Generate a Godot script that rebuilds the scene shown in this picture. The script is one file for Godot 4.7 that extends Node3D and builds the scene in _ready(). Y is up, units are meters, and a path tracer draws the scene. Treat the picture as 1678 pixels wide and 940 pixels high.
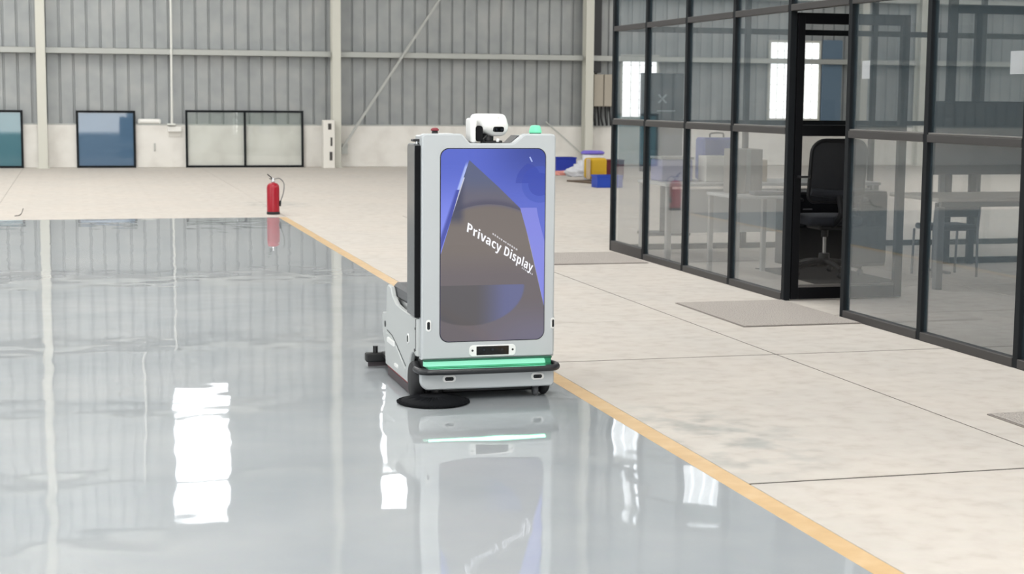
extends Node3D
# A factory hall with a grey epoxy floor: a cleaning robot with an advertising screen, a glazed office on the right.
# World: camera stands over x = 0, z = 0 at 1.5 m; -z runs along the glass office towards the back wall.

const BACK := -34.4        # face of the low white wall at the back
const GLASS := 5.15        # plane of the office front
const WEST := -14.0
const EAST := 24.0
const NEAR := 14.0
const EAVES := 9.6
const SKYLIGHTS := [Vector2(-9, -27), Vector2(-0.5, -27), Vector2(17.5, -25), Vector2(18.5, -14), Vector2(-9, -14), Vector2(1.5, -14), Vector2(12.5, -8), Vector2(-8, 0), Vector2(2.5, 0), Vector2(12, 1), Vector2(-2, 9)]

var O := Vector3.ZERO      # origin of the thing being built: shapes are written in world coordinates
var S: SurfaceTool
var M := {}
var rng := RandomNumberGenerator.new()


func _ready() -> void:
	rng.seed = 11
	# ---- camera
	var cam := Camera3D.new()
	cam.name = "camera"
	cam.fov = 20.02
	cam.near = 0.1
	cam.far = 200.0
	cam.position = Vector3(0, 1.5, 0)
	cam.basis = Basis(Vector3.UP, -0.263192) * Basis(Vector3.RIGHT, -0.116022) * Basis(Vector3.BACK, 0.00837868)
	var att := CameraAttributesPhysical.new()
	att.frustum_focal_length = 68.0
	att.frustum_focus_distance = 8.3
	att.exposure_aperture = 6.5
	cam.attributes = att
	add_child(cam)
	cam.fov = 20.02
	cam.current = true
	# ---- sky, exposure
	var env := Environment.new()
	var psm := ProceduralSkyMaterial.new()
	psm.sky_top_color = Color(0.72, 0.78, 0.86)
	psm.sky_horizon_color = Color(0.86, 0.88, 0.9)
	psm.ground_bottom_color = Color(0.5, 0.5, 0.48)
	psm.ground_horizon_color = Color(0.7, 0.7, 0.68)
	var sky := Sky.new()
	sky.sky_material = psm
	env.background_mode = Environment.BG_SKY
	env.sky = sky
	env.tonemap_mode = Environment.TONE_MAPPER_LINEAR
	env.tonemap_exposure = 1.12
	env.sdfgi_enabled = true
	env.ssao_enabled = true
	env.ssil_enabled = true
	var we := WorldEnvironment.new()
	we.name = "environment"
	we.environment = env
	add_child(we)
	# ---- daylight: skylights in the roof, added unseen panels behind the camera and at left
	for p in SKYLIGHTS:
		daylight("skylight_daylight", Vector3(p.x, EAVES - 0.14, p.y), Vector3(-PI / 2, 0, 0), Vector2(2.0, 8.0), 7.5)
	daylight("added_front_daylight", Vector3(-2.0, 3.4, NEAR - 0.08), Vector3.ZERO, Vector2(9.0, 5.2), 4.2)  # unseen opening, added to light the robot's front
	daylight("added_side_daylight", Vector3(WEST + 0.1, 3.6, -9.0), Vector3(0, -PI / 2, 0), Vector2(16.0, 2.6), 2.4)  # unseen side windows, added as fill light
	make_materials()
	build_floor()
	build_hall()
	build_back_wall()
	build_office()
	build_office_things()
	build_hall_things()
	build_robot()


func daylight(called: String, at: Vector3, turn: Vector3, size: Vector2, radiance: float) -> void:
	var l := AreaLight3D.new()
	l.name = called
	l.position = at
	l.rotation = turn
	l.area_size = size
	l.area_normalize_energy = true
	l.light_energy = size.x * size.y * radiance / PI
	l.light_color = Color(1.0, 0.992, 0.978)
	l.area_range = 60.0
	l.shadow_enabled = true
	add_child(l, true)


# ------------------------------------------------------------------ materials
func mat(key: String, c: Color, rough := 0.6, metal := 0.0) -> StandardMaterial3D:
	var m := StandardMaterial3D.new()
	m.resource_name = key
	m.albedo_color = c
	m.roughness = rough
	m.metallic = metal
	M[key] = m
	return m


func rgb(r: int, g: int, b: int) -> Color:
	return Color(r / 255.0, g / 255.0, b / 255.0)


func noise(sd: int, freq: float, octaves := 4, size := 512, ramp = null, normal := 0.0) -> NoiseTexture2D:
	var n := FastNoiseLite.new()
	n.seed = sd
	n.frequency = freq
	n.fractal_octaves = octaves
	var t := NoiseTexture2D.new()
	t.width = size
	t.height = size
	t.seamless = true
	t.noise = n
	if ramp:
		var g := Gradient.new()
		g.offsets = PackedFloat32Array(ramp[0])
		g.colors = PackedColorArray(ramp[1])
		t.color_ramp = g
	if normal > 0.0:
		t.as_normal_map = true
		t.bump_strength = normal
	return t


func tri_map(m: StandardMaterial3D, scale: Vector3) -> void:
	m.uv1_triplanar = true
	m.uv1_world_triplanar = true
	m.uv1_scale = scale


func glass(key: String, c: Color, alpha: float) -> StandardMaterial3D:
	var m := mat(key, Color(c.r, c.g, c.b, alpha), 0.02)
	m.transparency = BaseMaterial3D.TRANSPARENCY_ALPHA
	return m


func glow(key: String, c: Color, energy: float) -> StandardMaterial3D:
	var m := mat(key, c, 0.5)
	m.emission_enabled = true
	m.emission = c
	m.emission_energy_multiplier = energy
	return m


func make_materials() -> void:
	var white := Color.WHITE
	# grey epoxy: glossy, very slightly uneven
	var e := mat("grey_epoxy", white, 1.0)
	e.albedo_texture = noise(5, 0.006, 4, 512, [[0.0, 0.5, 1.0], [rgb(160, 166, 171), rgb(168, 173, 177), rgb(175, 179, 182)]])
	e.roughness_texture = noise(9, 0.01, 3, 512, [[0.0, 1.0], [Color(0.012, 0.012, 0.012), Color(0.035, 0.035, 0.035)]])
	e.normal_enabled = true
	e.normal_texture = noise(23, 0.006, 2, 1024, null, 32.0)
	e.normal_scale = 0.011
	tri_map(e, Vector3(0.3, 0.3, 0.3))
	# concrete with its stains, laid on the slabs by their own coordinates
	var c := mat("concrete", white, 0.72)
	c.albedo_texture = concrete_picture()
	c.detail_enabled = true
	c.detail_blend_mode = BaseMaterial3D.BLEND_MODE_MUL
	c.detail_uv_layer = BaseMaterial3D.DETAIL_UV_2
	c.detail_albedo = noise(41, 0.02, 5, 512, [[0.0, 0.35, 0.65, 1.0], [rgb(238, 236, 233), rgb(249, 248, 247), rgb(253, 253, 252), rgb(255, 255, 255)]])
	c.metallic_specular = 0.35
	mat("joint_filler", rgb(70, 65, 60), 0.95)
	var lp := mat("line_paint", white, 0.35)
	lp.albedo_texture = noise(77, 0.02, 4, 256, [[0.0, 0.5, 1.0], [rgb(205, 172, 126), rgb(213, 181, 136), rgb(221, 192, 152)]])
	tri_map(lp, Vector3(1.1, 1.1, 1.1))
	# hall
	var cs := mat("corrugated_steel", white, 0.42, 0.25)
	cs.albedo_texture = noise(3, 0.012, 3, 512, [[0.0, 0.5, 1.0], [rgb(146, 150, 152), rgb(156, 160, 161), rgb(166, 168, 168)]])
	tri_map(cs, Vector3(0.25, 0.25, 0.25))
	var wp := mat("white_plaster", white, 0.8)
	wp.albedo_texture = noise(13, 0.01, 5, 512, [[0.0, 0.45, 1.0], [rgb(214, 211, 206), rgb(226, 224, 219), rgb(232, 230, 226)]])
	tri_map(wp, Vector3(0.3, 0.3, 0.3))
	mat("column_paint", rgb(206, 206, 197), 0.5)
	mat("girt_steel", rgb(176, 179, 176), 0.45, 0.2)
	mat("roof_sheet", rgb(196, 198, 198), 0.6)
	mat("shutter_blue", rgb(96, 120, 142), 0.5)
	mat("plain_wall", rgb(178, 180, 179), 0.7)
	glow("lit_polycarbonate", Color(0.97, 0.985, 1.0), 2.6)
	glow("lit_skylight", Color(1.0, 0.99, 0.97), 4.0)
	glow("added_panel_glow", Color(0.97, 0.985, 1.0), 1.6)  # glow of the two added daylight panels
	glow("lit_window_bright", Color(0.97, 0.985, 1.0), 2.6)
	# office
	mat("black_frame", rgb(27, 30, 33), 0.6).metallic_specular = 0.25
	mat("door_frame_black", rgb(15, 16, 19), 0.6).metallic_specular = 0.25
	mat("rail_dark", rgb(52, 50, 50), 0.5)
	mat("rail_grey", rgb(110, 108, 106), 0.4, 0.3)
	glass("office_glass", Color(0.34, 0.42, 0.46), 0.13)
	glass("door_glass", Color(0.05, 0.06, 0.09), 0.1)
	glass("clear_glass", Color(0.75, 0.85, 0.8), 0.06)
	var bg := glass("blue_glass", Color(0.34, 0.45, 0.56), 0.86)
	bg.metallic_specular = 0.5
	glass("teal_glass", Color(0.3, 0.48, 0.53), 0.84)
	mat("charcoal_board", rgb(58, 60, 66), 0.8)
	mat("office_ceiling", rgb(150, 152, 154), 0.8)
	mat("paper", rgb(225, 226, 228), 0.8)
	mat("desk_top", rgb(176, 172, 164), 0.45)
	mat("desk_white", rgb(200, 202, 202), 0.45)
	mat("desk_steel", rgb(110, 112, 116), 0.4, 0.3)
	mat("pale_steel", rgb(168, 168, 166), 0.4, 0.2)
	var fab := mat("charcoal_fabric", rgb(52, 55, 62), 0.95)
	fab.rim_enabled = true
	fab.rim = 0.3
	var mesh_back := mat("chair_mesh", Color(0.2, 0.21, 0.23, 0.86), 0.9)
	mesh_back.transparency = BaseMaterial3D.TRANSPARENCY_ALPHA
	mat("black_plastic", rgb(26, 27, 30), 0.45)
	mat("chrome", rgb(205, 206, 208), 0.18, 1.0)
	mat("screen_black", rgb(38, 42, 50), 0.3)
	mat("grey_mark", rgb(160, 165, 172), 0.6)
	mat("lavender_plastic", rgb(150, 152, 196), 0.6)
	mat("blue_plastic", rgb(30, 60, 150), 0.45)
	mat("carton", rgb(186, 168, 146), 0.85)
	mat("grey_cabinet", rgb(150, 146, 141), 0.6)
	# mats and small things
	var dm := mat("doormat_pile", white, 1.0)
	dm.albedo_texture = noise(55, 0.09, 4, 512, [[0.0, 0.5, 1.0], [rgb(164, 158, 152), rgb(182, 175, 169), rgb(196, 190, 183)]])
	dm.normal_enabled = true
	dm.normal_texture = noise(56, 0.2, 3, 256, null, 10.0)
	dm.normal_scale = 0.6
	tri_map(dm, Vector3(1.4, 1.4, 1.4))
	mat("mat_edge", rgb(128, 122, 117), 0.85)
	mat("red_enamel", rgb(160, 16, 38), 0.3)
	mat("dark_rubber", rgb(30, 31, 34), 0.7)
	mat("white_label", rgb(228, 226, 220), 0.6)
	mat("white_pvc", rgb(226, 228, 224), 0.4)
	mat("white_plastic", rgb(232, 232, 228), 0.35)
	mat("beige_cabinet", rgb(170, 163, 150), 0.5)
	mat("dark_grille", rgb(70, 68, 66), 0.7)
	mat("crate_blue", rgb(20, 48, 160), 0.5)
	mat("sack_yellow", rgb(196, 158, 30), 0.75)
	mat("bin_blue", rgb(18, 62, 170), 0.5)
	mat("lid_purple", rgb(112, 98, 196), 0.5)
	mat("box_maroon", rgb(96, 30, 44), 0.7)
	mat("cloth_pink", rgb(216, 150, 140), 0.95)
	mat("film_white", rgb(214, 216, 222), 0.4)
	mat("board_dark", rgb(92, 78, 66), 0.8)
	# robot
	var rs := mat("robot_shell", rgb(186, 191, 194), 0.38)
	rs.roughness_texture = noise(61, 0.05, 3, 256, [[0.0, 1.0], [Color(0.85, 0.85, 0.85), white]])
	tri_map(rs, Vector3(2, 2, 2))
	mat("robot_white", rgb(236, 237, 236), 0.3)
	mat("robot_side", rgb(188, 192, 192), 0.42)
	mat("robot_black", rgb(20, 21, 23), 0.4)
	mat("robot_dark", rgb(48, 49, 52), 0.5)
	mat("gloss_black", rgb(24, 25, 27), 0.09)
	mat("display_sheen_grey", rgb(92, 94, 96), 0.22)  # grey holds the hall's reflection on the black display
	mat("seam_dark", rgb(78, 82, 84), 0.7)
	mat("bumper_rubber", rgb(44, 46, 49), 0.34)
	mat("lens_black", rgb(12, 14, 16), 0.08)
	mat("lens_glass", rgb(34, 40, 48), 0.05)
	mat("tank_grey", rgb(94, 96, 99), 0.55)
	var br := mat("brush_bristle", rgb(15, 17, 21), 0.9)
	br.metallic_specular = 0.3
	mat("skirt_rubber", rgb(74, 66, 70), 0.6)
	mat("red_trim", rgb(130, 44, 54), 0.5)
	glow("led_green", rgb(158, 248, 210), 0.72)
	M.led_green.albedo_color = rgb(60, 96, 84)
	glow("led_green_dim", rgb(40, 190, 128), 0.3)
	M.led_green_dim.albedo_color = rgb(30, 70, 56)
	glow("beacon_green", rgb(150, 245, 205), 0.55)
	M.beacon_green.albedo_color = rgb(70, 160, 124)
	mat("spill_green", rgb(38, 96, 74), 0.3)  # green of the light strip's spill, put into the colour
	mat("beacon_base", rgb(28, 96, 72), 0.4)
	var sc := mat("screen_display", rgb(8, 8, 10), 0.07)
	sc.emission_enabled = true
	sc.emission = Color.WHITE
	sc.emission_operator = BaseMaterial3D.EMISSION_OP_MULTIPLY
	sc.emission_texture = screen_picture()
	sc.emission_energy_multiplier = 1.15


func concrete_picture() -> ImageTexture:
	# covers x 2..10, z -18..-2 (8 m by 16 m), repeated beyond
	var w := 640
	var h := 1280
	var im := Image.create(w, h, false, Image.FORMAT_RGB8)
	var a := FastNoiseLite.new()
	a.seed = 101
	a.frequency = 0.9
	a.fractal_octaves = 5
	var b := FastNoiseLite.new()
	b.seed = 202
	b.frequency = 4.0
	b.fractal_octaves = 4
	var t := FastNoiseLite.new()
	t.seed = 303
	t.frequency = 2.2
	t.fractal_octaves = 3
	for j in h:
		var z := -18.0 + 16.0 * (j + 0.5) / h
		for i in w:
			var x := 2.0 + 8.0 * (i + 0.5) / w
			var n := a.get_noise_2d(x, z * 0.7)
			var f := b.get_noise_2d(x, z)
			var tr := t.get_noise_2d(x * 0.35, z * 2.2)
			var v := 0.782 + 0.014 * n + 0.007 * f + 0.012 * tr
			var r := v
			var g := v * (0.972 - 0.006 * n)
			var bl := v * (0.94 - 0.01 * n)
			# spilled-cement and grease stains on the slab beside the line
			var d := Vector2((x - 2.7) / 0.34, (z + 6.65) / 0.6).length()
			if d < 1.6:
				var k := clampf((0.5 * b.get_noise_2d(x * 1.3 + 7, z * 1.3) + 0.5 * t.get_noise_2d(x * 1.2, z * 1.6 + 4)) * 2.2 + 0.3, 0, 1) * clampf(1.6 - d, 0, 1)
				r *= 1.0 - 0.14 * k
				g *= 1.0 - 0.12 * k
				bl *= 1.0 - 0.11 * k
			im.set_pixel(i, j, Color(r, g, bl))
	return ImageTexture.create_from_image(im)


# What the robot's screen shows: a dark slab phone seen from below on blue, two words across it, the concrete's reflection painted in.
func screen_picture() -> ImageTexture:
	var w := 536
	var h := 960
	var px := PackedFloat32Array()
	px.resize(w * h)
	stamp_words(px, w, h)
	var im := Image.create(w, h, false, Image.FORMAT_RGB8)
	var ph := [Vector2(768, 262), Vector2(815, 305), Vector2(852, 341), Vector2(867, 393), Vector2(880, 447), Vector2(893, 503), Vector2(894, 560), Vector2(720, 560), Vector2(720, 422), Vector2(737, 365), Vector2(752, 311)]
	for j in h:
		for i in w:
			var x := 722.0 + 171.0 * (i + 0.5) / w
			var y := 244.0 + 314.0 * (j + 0.5) / h
			var p := Vector2(x, y)
			# ground: blue, lighter below left, deep above right
			var u := (x - 722.0) / 171.0
			var v := clampf((y - 244.0) / 260.0, 0, 1)
			var c := rgb(82, 96, 182).lerp(rgb(58, 70, 140), smoothstep(0.25, 0.95, u) * (1.0 - smoothstep(0.0, 0.35, v)))
			c = c.lerp(rgb(112, 124, 210), smoothstep(0.05, 0.5, v) * (1.0 - smoothstep(0.1, 0.5, u)))
			c = c.lerp(rgb(88, 98, 190), smoothstep(0.3, 0.8, v) * smoothstep(0.5, 0.9, u))
			var q := p.distance_to(Vector2(884, 302))
			if q < 30.0:
				c = c.lerp(rgb(62, 80, 168), 0.6)
			if q < 19.0 or p.distance_to(Vector2(862, 290)) < 22.0 and q < 40.0 and y < 300.0:
				c = c.lerp(rgb(46, 60, 148), 0.45)
			if (p - Vector2(869, 261)).rotated(-1.1).abs().x < 4.5 and absf((p - Vector2(869, 261)).rotated(-1.1).y) < 1.2:
				c = rgb(150, 164, 215)
			# pale band outside the right flank
			var band := Vector2(880.0 + (y - 345.0) * 0.13, y)
			if y > 340.0 and x < band.x + 8.0 * smoothstep(340.0, 420.0, y) and x > 850.0:
				c = c.lerp(rgb(126, 129, 204), 0.75)
			# bevelled left flank
			var edge := 768.0 - (y - 262.0) * 0.325
			if y > 262.0:
				var o := edge - x
				if o > -2.0 and o < 9.0:
					var s := smoothstep(262.0, 275.0, y)
					c = c.lerp(rgb(168, 182, 226) if y < 310.0 else rgb(52, 62, 140), 0.85 * s * (1.0 - smoothstep(2.5, 5.5 if y < 310.0 else 8.0, o)))
			if Geometry2D.is_point_in_polygon(p, PackedVector2Array(ph)):
				c = rgb(84, 90, 116).lerp(rgb(92, 90, 104), smoothstep(290.0, 325.0, y))
				var arc := 346.0 - 12.0 * (1.0 - pow((x - 800.0) / 55.0, 2.0))
				c = c.lerp(rgb(104, 97, 94), smoothstep(arc - 2.0, arc + 6.0, y))  # brown-grey is reflected concrete put into the picture
				if y < arc and y > arc - 12.0 and x > 735.0:
					c = c.lerp(rgb(62, 62, 82), 0.55 * smoothstep(arc - 12.0, arc - 2.0, y))
				if y < 372.0 and x < 765.0:
					c = c.lerp(rgb(56, 60, 82), 0.8 * (1.0 - smoothstep(750.0, 765.0, x)) * (1.0 - smoothstep(352.0, 372.0, y)))
				c = c.lerp(rgb(94, 88, 92), smoothstep(400.0, 460.0, y))
				c = c.lerp(rgb(98, 95, 112), smoothstep(480.0, 557.0, y) * smoothstep(740.0, 880.0, x))
				var el := Vector2((x - 770.0) / 92.0, (y - 468.0) / (66.0 if y > 468.0 else 10.0)).length()
				if el < 1.0 and y > 466.0:
					var ic := rgb(78, 76, 80).lerp(rgb(88, 92, 128), smoothstep(775.0, 835.0, x))
					c = c.lerp(ic, smoothstep(0.0, 0.05, 1.0 - el))
				# bright rim down the left edge
				if absf(x - edge - 1.0) < 1.0 and y > 290.0:
					c = c.lerp(rgb(206, 208, 222), 0.8)
				var re := 867.0 + (y - 393.0) * 0.242
				if y > 350.0 and absf(x - re) < 0.8:
					c = c.lerp(rgb(190, 192, 214), 0.5)
			var a := px[j * w + i]
			if a > 0.0:
				c = c.lerp(rgb(236, 238, 246), a)
			im.set_pixel(i, j, c)
	return ImageTexture.create_from_image(im)


func stamp_words(px: PackedFloat32Array, w: int, h: int) -> void:
	var f := SystemFont.new()
	f.font_names = PackedStringArray(["Droid Sans"])
	f.font_weight = 700
	var tm := TextMesh.new()
	tm.text = "Privacy Display"
	tm.font = f
	tm.font_size = 64
	tm.pixel_size = 0.01
	tm.depth = 0.0
	tm.curve_step = 2.0
	var arr := tm.get_mesh_arrays()
	var vs: PackedVector3Array = arr[Mesh.ARRAY_VERTEX]
	var ix: PackedInt32Array = arr[Mesh.ARRAY_INDEX] if arr[Mesh.ARRAY_INDEX] != null else PackedInt32Array(range(vs.size()))
	var lo := Vector2(1e9, 1e9)
	var hi := -lo
	for v in vs:
		lo = lo.min(Vector2(v.x, v.y))
		hi = hi.max(Vector2(v.x, v.y))
	# the words run from upper left to lower right, receding: baseline ends in screen coordinates (photograph's own scale)
	var sx := w / 171.0
	var sy := h / 314.0
	var place := func(v: Vector3) -> Vector2:
		var s := (v.x - lo.x) / (hi.x - lo.x)
		var t := (v.y - lo.y) / (hi.y - lo.y)
		var s2 := s * 1.18 / (1.0 + 0.18 * s)
		var base := Vector2(763.5, 383.0).lerp(Vector2(871.0, 451.0), s2)
		var up := Vector2(3.0, -21.0).lerp(Vector2(4.5, -19.5), s2)
		var at: Vector2 = base + up * t
		return Vector2((at.x - 722.0) * sx, (at.y - 244.0) * sy)
	for k in range(0, ix.size(), 3):
		fill(px, w, h, place.call(vs[ix[k]]), place.call(vs[ix[k + 1]]), place.call(vs[ix[k + 2]]), 0.95)
	# two lines of print too small to read: broken strokes
	var r2 := RandomNumberGenerator.new()
	r2.seed = 5
	for line in [[Vector2(806, 383), Vector2(848, 411), 12], [Vector2(855, 440), Vector2(874, 452), 7]]:
		for k in line[2]:
			var p: Vector2 = line[0].lerp(line[1], (k + 0.1) / float(line[2]))
			var q: Vector2 = line[0].lerp(line[1], (k + 0.6 + 0.25 * r2.randf()) / float(line[2]))
			var hgt := Vector2(0.5, -2.0 - r2.randf())
			for t3 in [[p, q, q + hgt], [p, q + hgt, p + hgt]]:
				fill(px, w, h, (t3[0] - Vector2(722, 244)) * Vector2(sx, sy), (t3[1] - Vector2(722, 244)) * Vector2(sx, sy), (t3[2] - Vector2(722, 244)) * Vector2(sx, sy), 0.6)


func fill(px: PackedFloat32Array, w: int, h: int, a: Vector2, b: Vector2, c: Vector2, value: float) -> void:
	var lo := a.min(b).min(c).floor()
	var hi := a.max(b).max(c).ceil()
	var area := (b - a).cross(c - a)
	if absf(area) < 1e-6:
		return
	for j in range(maxi(0, int(lo.y)), mini(h, int(hi.y) + 1)):
		for i in range(maxi(0, int(lo.x)), mini(w, int(hi.x) + 1)):
			var n := 0
			for q in 4:
				var p := Vector2(i + 0.25 + 0.5 * (q % 2), j + 0.25 + 0.5 * (q / 2))
				var u := (b - a).cross(p - a) / area
				var v := (c - b).cross(p - b) / area
				var t := (a - c).cross(p - c) / area
				if u >= 0.0 and v >= 0.0 and t >= 0.0:
					n += 1
			if n:
				px[j * w + i] = minf(1.0, px[j * w + i] + value * n / 4.0)


# ------------------------------------------------------------------ nodes
func thing(called: String, label: String, category: String, at: Vector3, group := "") -> Node3D:
	var o := Node3D.new()
	o.name = called
	o.position = at
	add_child(o, true)
	fix_name(o, called)
	tag(o, label, category, group)
	O = at
	return o


func tag(o: Node, label: String, category: String, group := "") -> void:
	o.set_meta("label", label)
	o.set_meta("category", category)
	if group:
		o.set_meta("group", group)


func structure(called: String, label: String, category: String) -> Node3D:
	var o := thing(called, label, category, Vector3.ZERO)
	o.set_meta("kind", "structure")
	return o


func fix_name(o: Node, called: String) -> void:
	if str(o.name) != called:
		var k := 1
		while o.get_parent().has_node(NodePath("%s_%03d" % [called, k])):
			k += 1
		o.name = "%s_%03d" % [called, k]


func begin() -> void:
	S = SurfaceTool.new()
	S.begin(Mesh.PRIMITIVE_TRIANGLES)
	S.set_smooth_group(-1)


func done(called: String, material: String, parent: Node3D, label := "") -> MeshInstance3D:
	S.generate_normals()
	var o := MeshInstance3D.new()
	o.mesh = S.commit()
	o.material_override = M[material]
	o.name = called
	parent.add_child(o, true)
	fix_name(o, called)
	if label:
		o.set_meta("label", label)
	return o


# a sub-part keeps its parent's origin, so shapes still read in world coordinates
func one(called: String, material: String, parent: Node3D, lo: Vector3, hi: Vector3, bev := 0.0, label := "") -> MeshInstance3D:
	begin()
	box(lo, hi, bev)
	return done(called, material, parent, label)


func copy_of(o: Node3D, at: Vector3, turn: float, label: String, called: String) -> Node3D:
	var r: Node3D = o.duplicate()
	r.name = called
	add_child(r, true)
	fix_name(r, called)
	r.position = at
	r.rotation.y = turn
	r.set_meta("label", label)
	return r


# ------------------------------------------------------------------ shapes
func tri(a: Vector3, b: Vector3, c: Vector3, n: Vector3) -> void:
	var t := [a, b, c]
	if (b - a).cross(c - a).dot(n) > 0.0:
		t = [a, c, b]
	for v in t:
		S.add_vertex(v - O)


func quad(a: Vector3, b: Vector3, c: Vector3, d: Vector3, n: Vector3) -> void:
	tri(a, b, c, n)
	tri(a, c, d, n)


func box(lo: Vector3, hi: Vector3, bev := 0.0) -> void:
	obox((lo + hi) / 2.0, (hi - lo).abs(), Basis.IDENTITY, bev)


func obox(c: Vector3, size: Vector3, bs := Basis.IDENTITY, bev := 0.0) -> void:
	var h := size / 2.0
	var b := minf(bev, minf(h.x, minf(h.y, h.z)) * 0.95)
	var at := func(s: Vector3, axis: int) -> Vector3:
		var v := s * h
		for k in 3:
			if k != axis:
				v[k] -= s[k] * b
		return c + bs * v
	for axis in 3:
		for sg in [-1.0, 1.0]:
			var u := (axis + 1) % 3
			var w := (axis + 2) % 3
			var cs := []
			for q in [[-1, -1], [1, -1], [1, 1], [-1, 1]]:
				var s := Vector3.ZERO
				s[axis] = sg
				s[u] = q[0]
				s[w] = q[1]
				cs.append(at.call(s, axis))
			var n := Vector3.ZERO
			n[axis] = sg
			quad(cs[0], cs[1], cs[2], cs[3], bs * n)
	if b <= 0.0:
		return
	for axis in 3:
		var u := (axis + 1) % 3
		var w := (axis + 2) % 3
		for q in [[-1, -1], [1, -1], [1, 1], [-1, 1]]:
			var s0 := Vector3.ZERO
			s0[axis] = -1
			s0[u] = q[0]
			s0[w] = q[1]
			var s1 := s0
			s1[axis] = 1
			var n := s0 + s1
			quad(at.call(s0, u), at.call(s1, u), at.call(s1, w), at.call(s0, w), bs * n)
	for x in [-1, 1]:
		for y in [-1, 1]:
			for z in [-1, 1]:
				var s := Vector3(x, y, z)
				tri(at.call(s, 0), at.call(s, 1), at.call(s, 2), bs * s)


# rounded box: every edge rounded by r
func rbox(c: Vector3, size: Vector3, r: float, bs := Basis.IDENTITY, n := 10) -> void:
	S.set_smooth_group(7)
	var h := size / 2.0
	var inner := h - Vector3(r, r, r)
	for axis in 3:
		for sg in [-1.0, 1.0]:
			var u := (axis + 1) % 3
			var w := (axis + 2) % 3
			var grid := []
			for j in n + 1:
				for i in n + 1:
					var p := Vector3.ZERO
					p[axis] = sg * h[axis]
					p[u] = spread(i, n, h[u], r)
					p[w] = spread(j, n, h[w], r)
					var q := p.clamp(-inner, inner)
					grid.append(c + bs * (q + (p - q).normalized() * r))
			var nn := Vector3.ZERO
			nn[axis] = sg
			for j in n:
				for i in n:
					var k := j * (n + 1) + i
					quad(grid[k], grid[k + 1], grid[k + n + 2], grid[k + n + 1], bs * nn + (bs * Vector3.ZERO + (grid[k] - c)).normalized() * 0.3)
	S.set_smooth_group(-1)


func spread(i: int, n: int, h: float, r: float) -> float:
	# grid lines crowd into the rounded margins
	var m := (n - 2) / 2
	if i <= m:
		return -h + r * (1.0 - cos(PI / 2 * i / m)) if m > 0 else -h
	if i >= n - m:
		return h - r * (1.0 - cos(PI / 2 * (n - i) / m))
	return 0.0


func ball(c: Vector3, rad: Vector3, wob := 0.0, sd := 1, rows := 10, cols := 16) -> void:
	S.set_smooth_group(5)
	var nz := FastNoiseLite.new()
	nz.seed = sd
	nz.frequency = 1.1
	var g := []
	for j in rows + 1:
		for i in cols:
			var a := TAU * i / cols
			var e := PI * j / rows - PI / 2
			var d := Vector3(cos(e) * cos(a), sin(e), cos(e) * sin(a))
			g.append(c + d * rad * (1.0 + wob * nz.get_noise_3dv(d * 1.6)))
	for j in rows:
		for i in cols:
			var k := j * cols + i
			var k2 := j * cols + (i + 1) % cols
			quad(g[k], g[k2], g[k2 + cols], g[k + cols], (g[k] + g[k2 + cols]) / 2 - c)
	S.set_smooth_group(-1)


func lathe(prof: Array, at: Vector3, bs := Basis.IDENTITY, sides := 24, smooth := true) -> void:
	S.set_smooth_group(3 if smooth else -1)
	for k in prof.size() - 1:
		var p: Vector2 = prof[k]
		var q: Vector2 = prof[k + 1]
		for i in sides:
			var a := TAU * i / sides
			var b := TAU * (i + 1) / sides
			var v := []
			for e in [[p, a], [p, b], [q, b], [q, a]]:
				v.append(at + bs * Vector3(e[0].x * cos(e[1]), e[0].y, e[0].x * sin(e[1])))
			var mid := (a + b) / 2
			var dr := q - p
			var n := bs * Vector3(dr.y * cos(mid), -dr.x, dr.y * sin(mid))
			quad(v[0], v[1], v[2], v[3], n)
	S.set_smooth_group(-1)


func rod(a: Vector3, b: Vector3, r: float, sides := 10) -> void:
	tube([a, b], r, sides)


func tube(pts: Array, r: float, sides := 10) -> void:
	var rings := []
	var n := pts.size()
	var side := Vector3.ZERO
	for k in n:
		var d: Vector3 = (pts[mini(k + 1, n - 1)] - pts[maxi(k - 1, 0)]).normalized()
		if k == 0:
			side = d.cross(Vector3.UP if absf(d.y) < 0.9 else Vector3.RIGHT).normalized()
		else:
			side = (side - d * side.dot(d)).normalized()
		var up := side.cross(d)
		var ring := []
		for i in sides:
			var a := TAU * i / sides
			ring.append(pts[k] + (side * cos(a) + up * sin(a)) * r)
		rings.append(ring)
	S.set_smooth_group(2)
	for k in n - 1:
		for i in sides:
			var j := (i + 1) % sides
			quad(rings[k][i], rings[k][j], rings[k + 1][j], rings[k + 1][i], (rings[k][i] + rings[k][j]) / 2 - pts[k])
	S.set_smooth_group(-1)
	for e in [0, n - 1]:
		var d: Vector3 = pts[0] - pts[1] if e == 0 else pts[n - 1] - pts[n - 2]
		for i in sides:
			tri(pts[e], rings[e][i], rings[e][(i + 1) % sides], d)


func bend(pts: Array, steps := 6) -> Array:
	# a smooth curve through the points
	var c := Curve3D.new()
	for k in pts.size():
		var t: Vector3 = (pts[mini(k + 1, pts.size() - 1)] - pts[maxi(k - 1, 0)]) / 6.0
		c.add_point(pts[k], -t, t)
	var out := []
	for k in pts.size() - 1:
		for i in steps:
			out.append(c.sample(k, float(i) / steps))
	out.append(pts[-1])
	return out


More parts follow.
